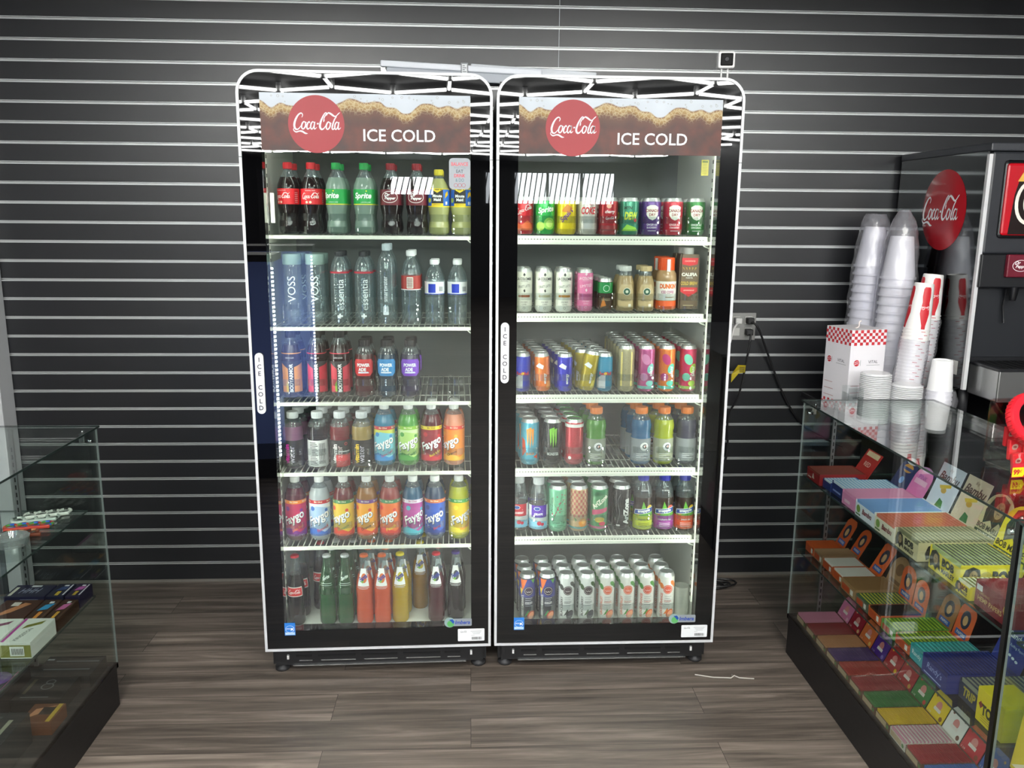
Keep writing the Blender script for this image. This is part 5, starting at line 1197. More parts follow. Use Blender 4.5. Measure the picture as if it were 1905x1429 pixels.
# top glass shelf
ZT = .691
def bam_card(bg):
    def f(a, D, hc): a.text('Big', -.004, hc*.90, hc*.08, '#4a2a22', w=D*.3, shear=.3); a.text('Bambu', 0, hc*.76, hc*.17, '#4a2a22', w=D*.9, shear=.3, bold=.03); a.poly([(-.02,.006),(-.004,hc*.34),(.016,hc*.30),(.028,.006)], '#3f7a44'); a.disc(-.002, hc*.50, hc*.085, '#c8a040', ry=hc*.06); a.poly([(-.03,hc*.56),(.022,hc*.66),(.026,hc*.60),(-.02,hc*.50)], '#d8b83a')
    return f
def portrait(a, u, v, s, hair='#1c1a16', skin='#a8906a'):
    a.poly([(u-s*.5,v-s*.6),(u-s*.62,v-s*.1),(u-s*.42,v+s*.45),(u,v+s*.62),(u+s*.4,v+s*.45),(u+s*.52,v-s*.1),(u+s*.62,v-s*.55),(u+s*.3,v-s*.35),(u+s*.1,v-s*.65),(u-s*.15,v-s*.4)], hair)
    a.disc(u+s*.06, v+s*.06, s*.24, skin, ry=s*.33); a.disc(u+s*.0, v+s*.12, s*.04, hair, n=8); a.disc(u+s*.14, v+s*.12, s*.04, hair, n=8); a.rect(u-s*.02, v-s*.09, u+s*.14, v-s*.06, '#5a3a2c')
    for k in (-1, 0, 1): a.line([(u+k*s*.3-s*.05, v+s*.3), (u+k*s*.38, v-s*.05), (u+k*s*.42, v-s*.5)], s*.012, '#6a6048')
def bob_card(a, D, hc): portrait(a, 0, hc*.66, hc*.5); a.text('BOB MARLEY', 0, hc*.31, hc*.10, '#3a3420', w=D*.92, bold=.03); a.rect(-D*.48, hc*.14, D*.48, hc*.23, '#3a4a2c'); a.text('ROLLING PAPERS', 0, hc*.185, hc*.055, '#f0ecd8', w=D*.84, bold=.03)
def bob_front(c):
    def f(a, D, h): portrait(a, D*.30*-1, h*.5, h*.68); a.text('BOB', D*.12, h*.62, h*.36, '#1c1a14', w=D*.42, bold=.06); a.text('MARLEY', D*.14, h*.26, h*.22, '#1c1a14', w=D*.42, bold=.04); return a
    return f
def bob_side(a, L, h): portrait(a, -L*.30, h*.5, h*.70); a.disc(-L*.08, h*.5, h*.24, '#b8a83a'); a.text('BOB', L*.20, h*.5, h*.52, '#1c1a14', w=L*.36, bold=.07); return a
def bam_front(a, D, h): a.text('Bambu', D*.12, h*.5, h*.35, '#7a2a34', w=D*.5, bold=.04, shear=.2); a.disc(-D*.33, h*.5, h*.25, '#7a9a4a'); a.rect(-D*.45, h*.1, -D*.2, h*.2, '#4a6a3c'); return a
TT = [('red tray of papers, farthest on the top shelf of right case', 1.175, 1.335, 2.665, 2.77, .038, '#8e1f22', '#8a4438', 24, ('#a82420', .10, .55, lambda a, D, h: (a.rect(-D*.4, h*.78, D*.4, h*.96, '#d8c09c'), a.text('RED', 0, h*.5, h*.16, '#e8c8b8', w=D*.6)), 'rect'), lambda a, D, h: a.poly([(-.01,.01),(0,.03),(.01,.01)], '#e8dcd0').rect(-D*.4, .006, -D*.15, .01, '#e8dcd0'), None),
      ('small light blue tray of papers beside the red one, top shelf', 1.185, 1.30, 2.60, 2.66, .030, '#22326c', '#8cb8dc', 20, None, None, '#dfeaf2'),
      ('dark blue tray with pale blue packets and navy header card, top shelf', 1.19, 1.375, 2.505, 2.60, .042, '#22306a', '#8fbce0', 30, ('#28305c', .125, .5, lambda a, D, h: (a.disc(0, h*.36, D*.13, '#6a9ad8', ry=h*.10), a.disc(0, h*.70, D*.30, '#c8904a', ry=h*.12), a.rect(-D*.3, h*.64, D*.3, h*.72, '#3a4a7c'), a.disc(0, h*.90, D*.34, '#d8dce2', ry=h*.09)), 'arch'), lambda a, D, h: a.rect(-D*.4, .010, D*.2, .016, '#8a9ad0'), '#d4e4f0'),
      ('pink tray of papers with pink header card on the top shelf', 1.18, 1.375, 2.405, 2.50, .045, '#dc8cb8', '#e49ac0', 40, ('#dc7ab4', .12, .45, lambda a, D, h: (a.rect(-D*.36, h*.50, D*.36, h*.64, '#e8b4d0'), a.text('PINK', 0, h*.70, h*.12, '#8a4a86', w=D*.5), a.disc(0, h*.92, D*.34, '#d8a8d8', ry=h*.07)), 'arch'), lambda a, D, h: a.rect(-D*.3, .010, D*.1, .02, '#f0c8dc'), None),
      ('white box with light blue packets and white bamboo papers card', 1.175, 1.385, 2.275, 2.395, .048, '#dfe4ee', '#7ea6dc', 40, ('#d4dcea', .155, .35, bam_card('#d4dcea'), 'rect'), bam_front, None),
      ('cream box with orange red packets and cream bamboo papers card', 1.175, 1.39, 2.155, 2.27, .048, '#e2dcc8', '#c8694a', 36, ('#dccdb4', .155, .35, bam_card('#dccdb4'), 'rect'), bam_front, '#d87a66')]
for l, x0, x1, y0, y1, h, col, pc, n, cd_, fr, alt in TT: tray('papers_tray', l, x0, x1, y0, y1, ZT, h, col, pc, n, cd_, front=fr, alt=alt)
tray('papers_tray', 'pale tan papers box with portrait and portrait header card, top shelf', 1.175, 1.385, 2.03, 2.148, ZT, .052, '#c9bf94', '#b8b48c', 34, ('#cfc69c', .15, .35, bob_card, 'arch'), front=bob_front(0), side=bob_side, alt='#7a7c5c')
tray('papers_tray', 'bright yellow papers box lettered BOB with yellow portrait card, top shelf', 1.19, 1.345, 1.862, 2.00, ZT, .062, '#e2cf24', '#5c5c50', 26, ('#e6d424', .165, .30, bob_card, 'arch'), front=bob_front(0), side=bob_side, alt='#a8b87c')
tray('papers_tray', 'small yellow papers tray beside the maroon box, near end of top shelf', 1.18, 1.30, 1.80, 1.858, ZT, .034, '#ddc922', '#8a8c50', 20, None, front=bob_front(0), alt='#e0e4d0')
t = thing('maroon_papers_box', 'maroon box lettered HEMP PAPERS at the near end of the top shelf', 'display box', (1.185, 1.655, ZT))
bm = bmesh.new(); bbox(bm, 0, 0, 0, .15, .135, .062, .001); build('carton', bm, M('#7c1a26', .45), t)
a = Art(); a.text('HEMP PAPERS', -.01, .022, .012, '#c8a86a', w=.09, bold=.02); a.text('ORGANIC', -.03, .036, .006, '#c8a86a'); a.disc(.048, .034, .010, '#b89440', ry=.013); a.rect(-.062, .04, -.04, .054, '#dfe0e2')
a.flat('carton_print', t, left_mtx(0, .0675, 0))
tag(build('rolling_paper_packets', packs_left, [M(c, .5) for c in pack_cols]), 'rows of thin paper packets filling the trays on the two glass shelves', 'paper packets', kind='stuff')
# a price card and small dark pouch near the jar, and upright packets in the near case
def pouch(label, x, y, z, w_, h, col, fn, lean=.25, rz=0, name='hanging_pouch'):
    t = thing(name, label, 'packet', (x, y, z), rz)
    bm = bmesh.new(); mt = Matrix.Rotation(lean, 4, 'Y') @ left_mtx(0, 0, 0)
    t2 = bmesh.new(); bbox(t2, -w_/2, 0, -.012, w_/2, h, 0, .003); merge(bm, t2, mt); build('pouch_body', bm, M(col, .35), t)
    a = Art(.4); fn(a, w_, h); a.flat('pouch_print', t, mt); return t
pouch('black wedge box with red stripe inside the case, below the red jar', 1.50, 1.80, ZT+.004, .085, .12, '#141416', lambda a, w_, h: (a.text('TIGER', 0, h*.86, h*.10, '#c8ccd0', w=w_*.6), a.rect(-w_*.4, h*.38, w_*.4, h*.42, '#c22a34'), a.text('FORTE', w_*.05, h*.66, h*.08, '#c8ccd0', w=w_*.5)), .2, name='black_wedge_box')
pouch('black packet with green lettering, upright in the near right case', 1.185, 1.530, .310, .11, .18, '#1b1d1c', lambda a, w_, h: (a.text('ZIG-ZAG', 0, h*.76, h*.12, '#e6e8e4', w=w_*.8, bold=.04), a.text('HEMP', 0, h*.58, h*.16, '#7cc04a', w=w_*.7, bold=.05), a.text('WRAPS', 0, h*.42, h*.10, '#d8dcd8', w=w_*.6), a.rect(-w_*.4, h*.12, w_*.4, h*.3, '#5a3a6a')), .18, name='wrap_packet')
pouch('white packet with teal swirl, low in the near right case', 1.182, 1.575, .155, .075, .15, '#dfe6e0', lambda a, w_, h: (a.disc(0, h*.55, w_*.3, '#7ab8b0', ry=h*.2), a.disc(0, h*.55, w_*.12, '#dfe6e0', ry=h*.08)), .1, name='wrap_packet')
pouch('pink packet low in the near right case', 1.178, 1.47, .15, .09, .14, '#c8568c', lambda a, w_, h: a.disc(0, h*.5, w_*.3, '#e08ab4'), .1, name='wrap_packet')
pouch('yellow packet with black lettering on the shelf of the near right case', 1.19, 1.555, ZT-.30, .10, .17, '#d8c02a', lambda a, w_, h: (a.text('Sweet', 0, h*.78, h*.13, '#2a2618', w=w_*.7, bold=.05, shear=.2), a.text('Sugar', 0, h*.60, h*.13, '#2a2618', w=w_*.7, bold=.05, shear=.2), a.poly([(-w_*.45,.01),(w_*.45,.01),(w_*.45,h*.4)], '#e8dcc0')), .12, name='wrap_packet')
pouch('blue and yellow packet in the near right case, above the black one', 1.30, 1.56, .39, .09, .14, '#2a4aa0', lambda a, w_, h: (a.disc(0, h*.5, w_*.35, '#e0b020', ry=h*.2), a.text('7', 0, h*.5, h*.25, '#2a2618', bold=.05)), .15, name='wrap_packet')

# slanted candy jar on the right case
t = thing('candy_jar', 'clear jar with wide red ring lid and red sweets packets on the right case', 'jar', (1.395, 1.99, .956), .12)
JM = glassy('jar_plastic', '#f6f0f0', .03, 1.45, .01)
bm = bmesh.new(); w_, d_, h_ = .065, .065, .15
vs = [bm.verts.new(p) for p in ((-w_,-d_,0),(w_,-d_,0),(w_,d_,0),(-w_,d_,0),(-w_,-d_,.085),(w_,-d_,.085),(w_,d_,h_+.03),(-w_,d_,h_+.03))]
for f in ((3,2,1,0),(0,1,5,4),(1,2,6,5),(2,3,7,6),(3,0,4,7),(4,5,6,7)): bm.faces.new([vs[i] for i in f])
bmesh.ops.bevel(bm, geom=bm.edges[:], offset=.010, segments=3, affect='EDGES'); build('jar_body', bm, JM, t, True)
lm = Matrix.Translation((0, -.012, .128)) @ Matrix.Rotation(math.radians(62), 4, 'X')
bm = bmesh.new(); lathe(bm, [(.046, .0), (.068, .0), (.070, .004), (.070, .020), (.066, .026), (.050, .026), (.046, .020), (.046, 0)], 40, mtx=lm, close=False)
for k in range(40):
    a = k*PI/20; cyl(bm, lm @ Vector((.0698*math.cos(a), .0698*math.sin(a), .003)), lm @ Vector((.0698*math.cos(a), .0698*math.sin(a), .021)), .0016, 5)
build('lid_ring', bm, M('#d8202e', .35), t, True)
bm = bmesh.new(); lathe(bm, [(.046, .012), (.046, .015)], 32, mtx=lm); build('lid_window', bm, JM, t)
rr = random.Random(4)
for k in range(9):
    x, y, z = (-.036+.036*(k % 3), -.040+.02*(k//3), .028+.030*(k//3)) 
    s_ = thing('sweet_packet', 'red sweets packet in the candy jar, %s of the %s row' % (('left', 'middle', 'right')[k % 3], ('front', 'middle', 'back')[k//3]), 'sweet packet', (1.395+x, 1.99+y, .956+z), 0, 'sweets packets in the jar', rot=(.15*rr.uniform(-1, 1), .12*rr.uniform(-1, 1), .12+rr.uniform(-.1, .1)))
    bm = bmesh.new(); bbox(bm, -.017, -.006, -.026, .017, .006, .026, .003); build('packet', bm, M('#d6232e', .4), s_)
    a = Art(); a.disc(-.003, .008, .009, '#b89a8a', ry=.007, rot=.5); a.disc(.006, -.012, .006, '#c8a08a'); a.disc(-.003, .008, .005, '#7a3a34', ry=.003); a.flat('packet_print', s_, front_mtx(0, -.0062, 0))
t = thing('price_label', 'yellow 99 cent label with dark lettering on the red jar front', 'price label', (1.365, 1.920, .958), .12)
bm = bmesh.new(); box(bm, -.042, 0, 0, .05, .001, .036); build('label_card', bm, M('#c02030', .5), t)
a = Art(); a.poly([(-.042,.002),(-.012,.002),(-.004,.014),(-.012,.026),(-.042,.026)], '#f0d41e'); a.text('99', -.030, .014, .014, '#b8202a', bold=.05); a.text('¢', -.018, .016, .010, '#b8202a'); a.text('TOE', .020, .018, .018, '#2a2222', w=.045, bold=.06); a.flat('label_print', t, front_mtx(0, -.0002, 0))

# ------------------------------------------------------------------ counter with cups, box and soda fountain
t = thing('back_counter', 'dark counter against the slat wall behind the right glass case', 'counter', (0, 0, 0))
bm = bmesh.new(); bbox(bm, 1.395, 2.835, .835, 3.3, 3.42, .860, .003); build('counter_top', bm, M('#1d1d1f', .3), t)
bm = bmesh.new(); box(bm, 1.66, 2.87, 0, 3.28, 3.385, .835); build('counter_cabinet', bm, M('#141416', .5), t)
# box of the cup supplier
bx = thing('checkered_box', 'white carton with red check borders standing on the back counter', 'carton', (1.408, 3.02, .860), .22)
W_, D_, H_ = .152, .150, .312
bm = bmesh.new(); bbox(bm, 0, 0, 0, W_, D_, H_, .0015); build('carton_body', bm, M('#eceaee', .55), bx)
def check(a, W, z0, rows, s_):
    n = int(round(W/s_)); s_ = W/n
    for i in range(n):
        for j in range(rows):
            if (i+j) % 2: a.rect(-W/2+i*s_, z0+j*.0115, -W/2+(i+1)*s_, z0+(j+1)*.0115, '#c8343c'); a.lay -= 1
    a.lay += 1
for face, W, mt in (('front_print', W_, front_mtx(W_/2, 0, 0)), ('side_print', D_, left_mtx(0, D_/2, 0))):
    a = Art(); check(a, W, H_-.0575-.001, 5, .0125); check(a, W, .001, 3, .0125)
    cx = -W*.30; a.disc(cx, H_*.60, .012, '#c8343c'); [a.line([(cx-.01, H_*.60-.006+q*.007), (cx, H_*.60-.002+q*.007), (cx+.01, H_*.60-.003+q*.007)], .0012, '#eceaee') for q in range(2)]
    a.rect(cx+.016, H_*.60-.011, cx+.017, H_*.60+.011, '#3a3a40'); a.text('VITAL', W*.17, H_*.61, .011, '#2c2c34', w=.062); a.rect(W*.17-.028, H_*.60-.010, W*.17+.03, H_*.60-.009, '#5a5a60')
    for q in range(3): a.rect(-W*.42, H_*.32-q*.026, -W*.1+q*.006, H_*.325-q*.026, '#b86a70')
    a.flat(face, bx, mt)
bm = bmesh.new(); tube(bm, catmull([(.05, .05, H_), (.065, .05, H_+.006), (.07, .055, H_+.022), (.078, .055, H_+.026)], 4), .003, 6); build('torn_tape', bm, M('#e6dcd8', .6), bx)
# cups
def cup_part(bm, zt, r0, r1, L, rim=.0022):
    """inverted paper cup: narrow base up at zt, rim down"""
    lathe(bm, [(r1+rim, zt-L-rim), (r1+rim, zt-L+rim), (r1, zt-L+rim), (r0, zt-.003), (r0-.002, zt), (r0-.003, zt), (r0-.0045, zt-.006)], 32)
def cup_stack(name, label, x, y, z0, ztop, r0, r1, L, step, col, art=None, lean=(0, 0), marks=None, grp=None, rim=.0022):
    t = thing(name, label, 'stack of cups', (x, y, z0), 0, grp, rot=(lean[1], lean[0], 0)); h = ztop-z0; n = max(1, int((h-L)/step)+1)
    ru = r0
    for k in range(n):
        zt = h-k*step
        if zt-L < 0: break
        bm = bmesh.new(); 
        if k == 0: cup_part(bm, zt, r0, r1, L, rim)
        else:
            za = zt-L; lathe(bm, [(r1-.002, za-.0022), (r1+rim, za-.0022), (r1+rim, za+.0022+rim), (r1, za+.0022+rim), (r1-(r1-r0)*step/L, za+step-.001), (r1-.004, za+step-.001)], 32, close=False)
        c = build('cup', bm, M(col, .5), t, True)
        if marks and k > 0:
            a = Art(); a.rect(-.010+((k*7) % 5)*.006-.008, -.003, .006+((k*7) % 5)*.006-.008, .002, marks); a.wrap(r1, 'cup_print', c, z=zt-L+.0045, Rz=lambda v: r1+.0006)
        if art and k == 0:
            a = art(); a.wrap((r0+r1)/2, 'cup_print', c, z=0, Rz=lambda v: r0+(r1-r0)*(h-v)/L+.0003)
    return t
def bottle_shape(u, zt, L, flip=1):
    """contour outline, foot up (the cup stands upside down)"""
    prof = [(.0, .010), (.05, .0145), (.22, .0155), (.36, .0128), (.50, .0150), (.62, .0160), (.76, .0115), (.9, .0065), (1, .0060)]
    Lh = [(u-w_, zt-t_*L) for t_, w_ in prof]; Rh = [(u+w_, zt-t_*L) for t_, w_ in prof][::-1]
    return Lh+Rh
def art_cup(H, L):
    def f():
        a = Art()
        for u in (-.066, -.002, .062):
            a.poly(bottle_shape(u, H-.012, L*.93), '#c8242e'); a.coke(u, H-L*.52, .030, '#f4f4f4', flip=-1, ky=1.3)
        return a
    return f
def bag(name, label, x, y, z0, prof, seed, lean=(0, 0), cat='plastic bag'):
    rr = random.Random(seed); t = bmesh.new(); lathe(t, prof, 40, close=False)
    for v in t.verts:
        a = math.atan2(v.co.y, v.co.x); n = math.sin(a*5+v.co.z*60+seed)*.5+math.sin(a*9-v.co.z*110)*.3+rr.uniform(-.6, .6)
        k = 1+.055*n; v.co.x *= k; v.co.y *= k; v.co.z += rr.uniform(-.002, .002)
    o = build(name, t, BAGM, smooth=True, loc=(x, y, z0), rot=(lean[1], lean[0], 0)); tag(o, label, cat); return o
def densify(prof, n=5):
    out = []
    for (r0, z0), (r1, z1) in zip(prof, prof[1:]):
        for k in range(n): out.append((r0+(r1-r0)*k/n, z0+(z1-z0)*k/n))
    return out+[prof[-1]]
G = 'stacks of cups on the back counter'
cup_stack('foam_cup_stack', 'tall stack of plain white foam cups in a bag, behind and left', 1.590, 3.335, .862, 1.545, .040, .060, .155, .034, '#e9e9ee', lean=(.03, 0), grp=G, rim=.0045)
cup_stack('foam_cup_stack', 'tall stack of large white foam cups under the crumpled bag peak', 1.640, 3.190, .862, 1.512, .042, .061, .158, .034, '#f0f0f3', lean=(.015, 0), grp=G, rim=.0045)
bag('plastic_bag', 'clear plastic bag with peaked top around the large foam cups', 1.640, 3.190, .875, densify([(.071, 0), (.073, .2), (.072, .46), (.062, .60), (.051, .66), (.038, .70), (.018, .735)]), 1, (.015, 0))
bag('plastic_bag', 'clear plastic bag around the farther foam cup stack', 1.590, 3.335, .875, densify([(.070, 0), (.072, .3), (.071, .52), (.056, .66), (.048, .70), (.036, .72)]), 2, (.03, 0))
cup_stack('paper_cup_stack', 'stack of white paper cups with red bottle print, left of two', 1.603, 2.975, .862, 1.351, .0335, .0445, .165, .0125, '#f1f0ee', art=art_cup(.489, .165), lean=(.07, 0), marks='#b8343c', grp=G)
cup_stack('paper_cup_stack', 'taller stack of white paper cups with red bottle print, beside soda machine', 1.677, 3.055, .862, 1.378, .0350, .0460, .150, .0125, '#f1f0ee', art=art_cup(.516, .150), lean=(.07, 0), marks='#b8343c', grp=G)
bag('plastic_sleeve', 'torn clear sleeve around the taller paper cup stack', 1.677, 3.055, .868, densify([(.0525, 0), (.0535, .1), (.0525, .2), (.0535, .30), (.0515, .345)]), 3, (.07, 0), 'plastic sleeve')
bag('plastic_sleeve', 'torn clear sleeve around the shorter paper cup stack', 1.603, 2.975, .868, densify([(.0515, 0), (.0515, .12), (.0512, .22), (.0515, .28)]), 4, (.07, 0), 'plastic sleeve')
t = cup_stack('small_cup_stack', 'short stack of small white cups in crumpled plastic, front right of counter', 1.690, 2.895, .862, 1.083, .0345, .042, .11, .016, '#f3f3f4', grp=G)
bag('plastic_sleeve', 'crumpled plastic gathered round the small white cups', 1.690, 2.895, .866, densify([(.050, 0), (.060, .03), (.062, .07), (.050, .11)]), 5, (0, 0), 'plastic sleeve')
def lids(label, x, y, n, r):
    t = thing('lid_stack', label, 'stack of lids', (x, y, .860), 0, 'stacks of cup lids')
    for k in range(n):
        bm = bmesh.new(); z = k*.0065; lathe(bm, [(r, z), (r+.0018, z+.002), (r, z+.004), (r-.004, z+.0045), (r-.006, z+.008 if k == n-1 else z+.005)], 30, close=k == n-1); build('cup_lid', bm, glassy('lid_plastic', '#f0f2f4', .05, 1.4, .1, '#f4f5f7', .85), t, True)
lids('taller stack of translucent cup lids at the corner of the carton', 1.450, 2.893, 27, .052)
lids('shorter stack of translucent cup lids, in front of the paper cups', 1.560, 2.880, 21, .053)
t = thing('acrylic_holder', 'small clear acrylic holder on the counter, left of the checkered carton', 'holder', (1.333, 2.845, .860))
bm = bmesh.new(); bbox(bm, 0, 0, 0, .055, .004, .13, .001); bbox(bm, 0, .05, 0, .055, .054, .13, .001); bbox(bm, 0, .004, 0, .004, .05, .11, .001); bbox(bm, .012, -.012, .02, .05, -.008, .10, .001); build('holder_shell', bm, CLEAR, t)

# soda fountain
SX = 1.757
t = thing('soda_fountain', 'black and steel soda fountain at the right edge, on the back counter', 'drinks machine', (SX, 2.86, .860))
DKP = M('#24262a', .35)
def mirror_panel():
    m = bpy.data.materials.new('side_mirror_steel'); m.use_nodes = True; b = m.node_tree.nodes['Principled BSDF']
    b.inputs['Base Color'].default_value = lin('#6c6f70'); b.inputs['Metallic'].default_value = 1; b.inputs['Roughness'].default_value = .07; return m
bm = bmesh.new(); box(bm, 0, .012, .12, .004, .60, .945); sp = build('side_panel', bm, mirror_panel(), t)
bm = bmesh.new(); bbox(bm, .004, .03, .12, .9, .60, .945, .004); build('machine_body', bm, DKP, t)
bm = bmesh.new(); box(bm, -.003, 0, .12, .010, .014, .935); build('edge_trim', bm, M('#e4e5e6', .35, .3), t)
bm = bmesh.new(); bbox(bm, -.003, -.006, .945, .9, .602, .972, .004); build('top_cap', bm, M('#3a3c41', .4), t)
bm = bmesh.new(); bbox(bm, .010, .0, .60, .9, .06, .944, .008); build('front_housing', bm, M('#2b2d32', .4), t)
bm = bmesh.new(); bbox(bm, .052, -.006, .655, .55, .004, .915, .012); sg = build('sign_frame', bm, M('#17181b', .35), t)
bm = bmesh.new(); bbox(bm, .060, -.009, .665, .54, -.003, .905, .008); sg2 = build('sign_panel', bm, M('#c01424', .3), sg)
a = Art(.3); bl = [(.085,.668),(.540,.668),(.540,.902),(.13,.902),(.108,.86),(.094,.80)]
a.poly(bl, '#1a0c0a'); a.poly([(.100,.845),(.54,.845),(.54,.875),(.118,.878)], '#e2b454'); a.poly([(.118,.878),(.54,.875),(.54,.895),(.128,.896)], '#c85a34'); a.rect(.128, .897, .54, .902, '#9ab04a')
a.ring(.150, .775, .052, .012, '#f4efe4', ry=.075); a.disc(.150, .775, .022, '#f4efe4', ry=.040); a.coke(.34, .775, .30, '#f4efe4')
a.flat('sign_print', sg2, front_mtx(0, -.0092, 0))
bm = bmesh.new(); bbox(bm, .004, -.012, .485, .9, .05, .60, .004); build('valve_housing', bm, M('#15161a', .4), t)
for k in range(4):
    x = .088+k*.125
    bm = bmesh.new(); bbox(bm, x, -.028, .522, x+.095, -.010, .600, .004); v = build('valve_face', bm, M('#6c1a2c' if k == 0 else ('#c01424', '#2a8a3c', '#e07a24')[k-1], .35), t)
    a = Art(.3); a.ring(.047, .040, .030, .002, '#f2eaea', ry=.020); a.text('Dr', .035, .050, .012, '#f6f0f0', shear=.3, bold=.03); a.text('Pepper', .050, .036, .014, '#f6f0f0', w=.046, shear=.25, bold=.03)
    if k == 0: a.flat('valve_print', v, front_mtx(x, -.0285, .522))
    bm = bmesh.new(); lathe(bm, [(.010, .44), (.014, .46), (.016, .487)], 14, cx=x+.047, cy=-.005); tube(bm, [(x+.03, .01, .48), (x+.03, .018, .42), (x+.036, .012, .36)], .004, 6); build('nozzle', bm, M('#101114', .3), v, True)
bm = bmesh.new(); bbox(bm, .006, .10, .235, .9, .12, .487, .002); build('back_splash', bm, M('#3a3d40', .3, .6), t)
bm = bmesh.new(); bbox(bm, .004, .02, .215, .9, .11, .236, .004); build('splash_ledge', bm, M('#1c1d20', .3), t)
bm = bmesh.new(); bbox(bm, .030, -.145, .105, .9, .03, .215, .005); dt = build('drip_tray', bm, M('#a9aaa9', .3, .9), t)
bm = bmesh.new(); bbox(bm, .026, -.149, .212, .9, .03, .222, .002)
for k in range(28): box(bm, .05+k*.03, -.135, .2225, .066+k*.03, .015, .224, 1)
build('tray_grid', bm, [M('#1b1c1f', .35), M('#050506', .5)], dt)
for x in (.05, .8):
    for y in (.08, .5):
        bm = bmesh.new(); cyl(bm, (x, y, 0), (x, y, .121), .018, 14); build('foot', bm, M('#2a2b2e', .5), t)
a = Art(.35)
bm = bmesh.new(); nr = 8
rings = []
for k in range(nr+1):
    q = k/nr; r_ = .147*(1-q)+.0001; zz = .012*math.sin(min(1, q*2.2)*PI/2)
    rings.append([bm.verts.new((-.0005-zz, .255-r_*math.cos(2*PI*i/48), .750+r_*math.sin(2*PI*i/48))) for i in range(48)])
for p, q in zip(rings, rings[1:]):
    for i in range(48): f = bm.faces.new((p[i], p[(i+1) % 48], q[(i+1) % 48], q[i])); f.smooth = True
bd = build('round_badge', bm, M('#a81c26', .25, coat=.3), sp, True)
a = Art(.3); a.coke(0, 0, .245, '#f2f2f2', ky=1.25); a.flat('badge_print', bd, left_mtx(-.0131, .255, .745))
a = Art(); a.rect(-.02, 0, .02, .05, '#d8d8d4'); [a.rect(-.014, .012+q*.004, -.004, .014+q*.004, '#4a4a4a') for q in range(5)]; a.flat('spec_sticker', sp, left_mtx(-.0004, .07, .165))

# ------------------------------------------------------------------ left case contents
def flat_box(name, label, x0, x1, y0, y1, z0, z1, col, topart=None, frontart=None, sideart=None, group=None, mt=.45):
    t = thing(name, label, 'retail box', (x0, y0, z0), 0, group); L, D, h = x1-x0, y1-y0, z1-z0
    bm = bmesh.new(); bbox(bm, 0, 0, 0, L, D, h, .001); build('carton', bm, M(col, mt), t)
    if topart: a = Art(); topart(a, L, D); a.flat('top_print', t, top_mtx(L/2, D/2, h))
    if frontart: a = Art(); frontart(a, L, h); a.flat('front_print', t, front_mtx(L/2, 0, 0))
    return t
def vape_top(c, bg2='#e8e4ee', ac='#c8a83a'):
    def f(a, L, D): a.poly([(-L*.32,-D*.05),(L*.2,D*.02),(L*.34,D*.30),(-L*.15,D*.24)], c); a.rect(-L*.05, D*.30, L*.2, D*.40, '#e8e8ec'); a.rect(L*.34, -D*.4, L*.42, D*.42, bg2); a.rect(-L*.1, -D*.42, L*.12, -D*.10, ac)
    return f
GB = 'flat boxes on the lower shelf of the left case'; ZL = .389
flat_box('dark_flat_box', 'dark navy box with pale lettering, far row on the left case lower shelf', -1.415, -1.295, 2.445, 2.53, ZL, .43, '#22203c', lambda a, L, D: (a.text('HHH', 0, 0, D*.4, '#b8bcd4', w=L*.5, shear=.3), a.rect(-L*.44, -D*.4, -L*.36, D*.3, '#d8d4c4'), a.rect(-.01, D*.3, .02, D*.44, '#e0e0e4')), lambda a, L, h: a.rect(-L*.1, .008, L*.35, h*.8, '#8a90a8'), group=GB)
flat_box('dark_flat_box', 'navy box with blue device picture, far row, middle', -1.29, -1.238, 2.445, 2.535, ZL, .43, '#1d1d36', vape_top('#3a4a78'), group=GB)
flat_box('dark_flat_box', 'navy box with pink device picture, far row, right end', -1.233, -1.190, 2.445, 2.535, ZL, .43, '#241c38', vape_top('#b85aa8'), group=GB)
flat_box('brown_flat_box', 'brown box with copper swirl, left in the middle row of left case', -1.40, -1.29, 2.30, 2.435, ZL, .425, '#4a2c20', lambda a, L, D: (a.poly([(-L*.4,-D*.4),(0,-D*.1),(L*.3,D*.3),(L*.1,D*.35),(-L*.2,.0)], '#c8845a'), a.rect(-L*.2, D*.2, 0, D*.38, '#e8dcd4')), group=GB)
flat_box('brown_flat_box', 'brown box with sky blue device picture, middle row of left case', -1.285, -1.235, 2.30, 2.435, ZL, .425, '#3c2418', vape_top('#3a9ad0', '#6a4a34', '#d88a3a'), group=GB)
flat_box('brown_flat_box', 'brown box with pink device picture, middle row, right end', -1.230, -1.188, 2.30, 2.435, ZL, .425, '#3c2418', vape_top('#d070a8', '#6a4a34', '#e0a83a'), group=GB)
def white_top(c, c2):
    def f(a, L, D): a.poly([(-L*.25,D*.05),(L*.25,D*.25),(L*.30,D*.40),(-L*.20,D*.20)], c); a.text('KINGSTON', L*.0, -D*.18, D*.08, '#3a3e3a', w=D*.5, rot=PI/2-.2); a.rect(-L*.48, -D*.48, -L*.38, D*.48, c2)
    return f
def white_front(c): return lambda a, L, h: (a.rect(-L*.5, .004, L*.5, h-.008, c), a.rect(-L*.18, .008, L*.28, h-.012, '#eceee8'), [a.rect(-L*.12+k*.004, .012, -L*.12+k*.004+.002, h-.018, '#3a3a3a') for k in range(8)])
flat_box('white_flat_box', 'white box with maroon device and pink side, left in front row', -1.372, -1.275, 2.15, 2.29, ZL, .437, '#e2e6de', white_top('#7a3a5a', '#b03a98'), white_front('#b03a98'), group=GB)
flat_box('white_flat_box', 'white box with olive device and barcode, right in front row', -1.270, -1.188, 2.15, 2.29, ZL, .437, '#e2e6de', white_top('#7a7a2c', '#b8409c'), white_front('#8a8a4a'), group=GB)
GD = 'dark boxes on the bottom deck of the left case'; ZD = .1435
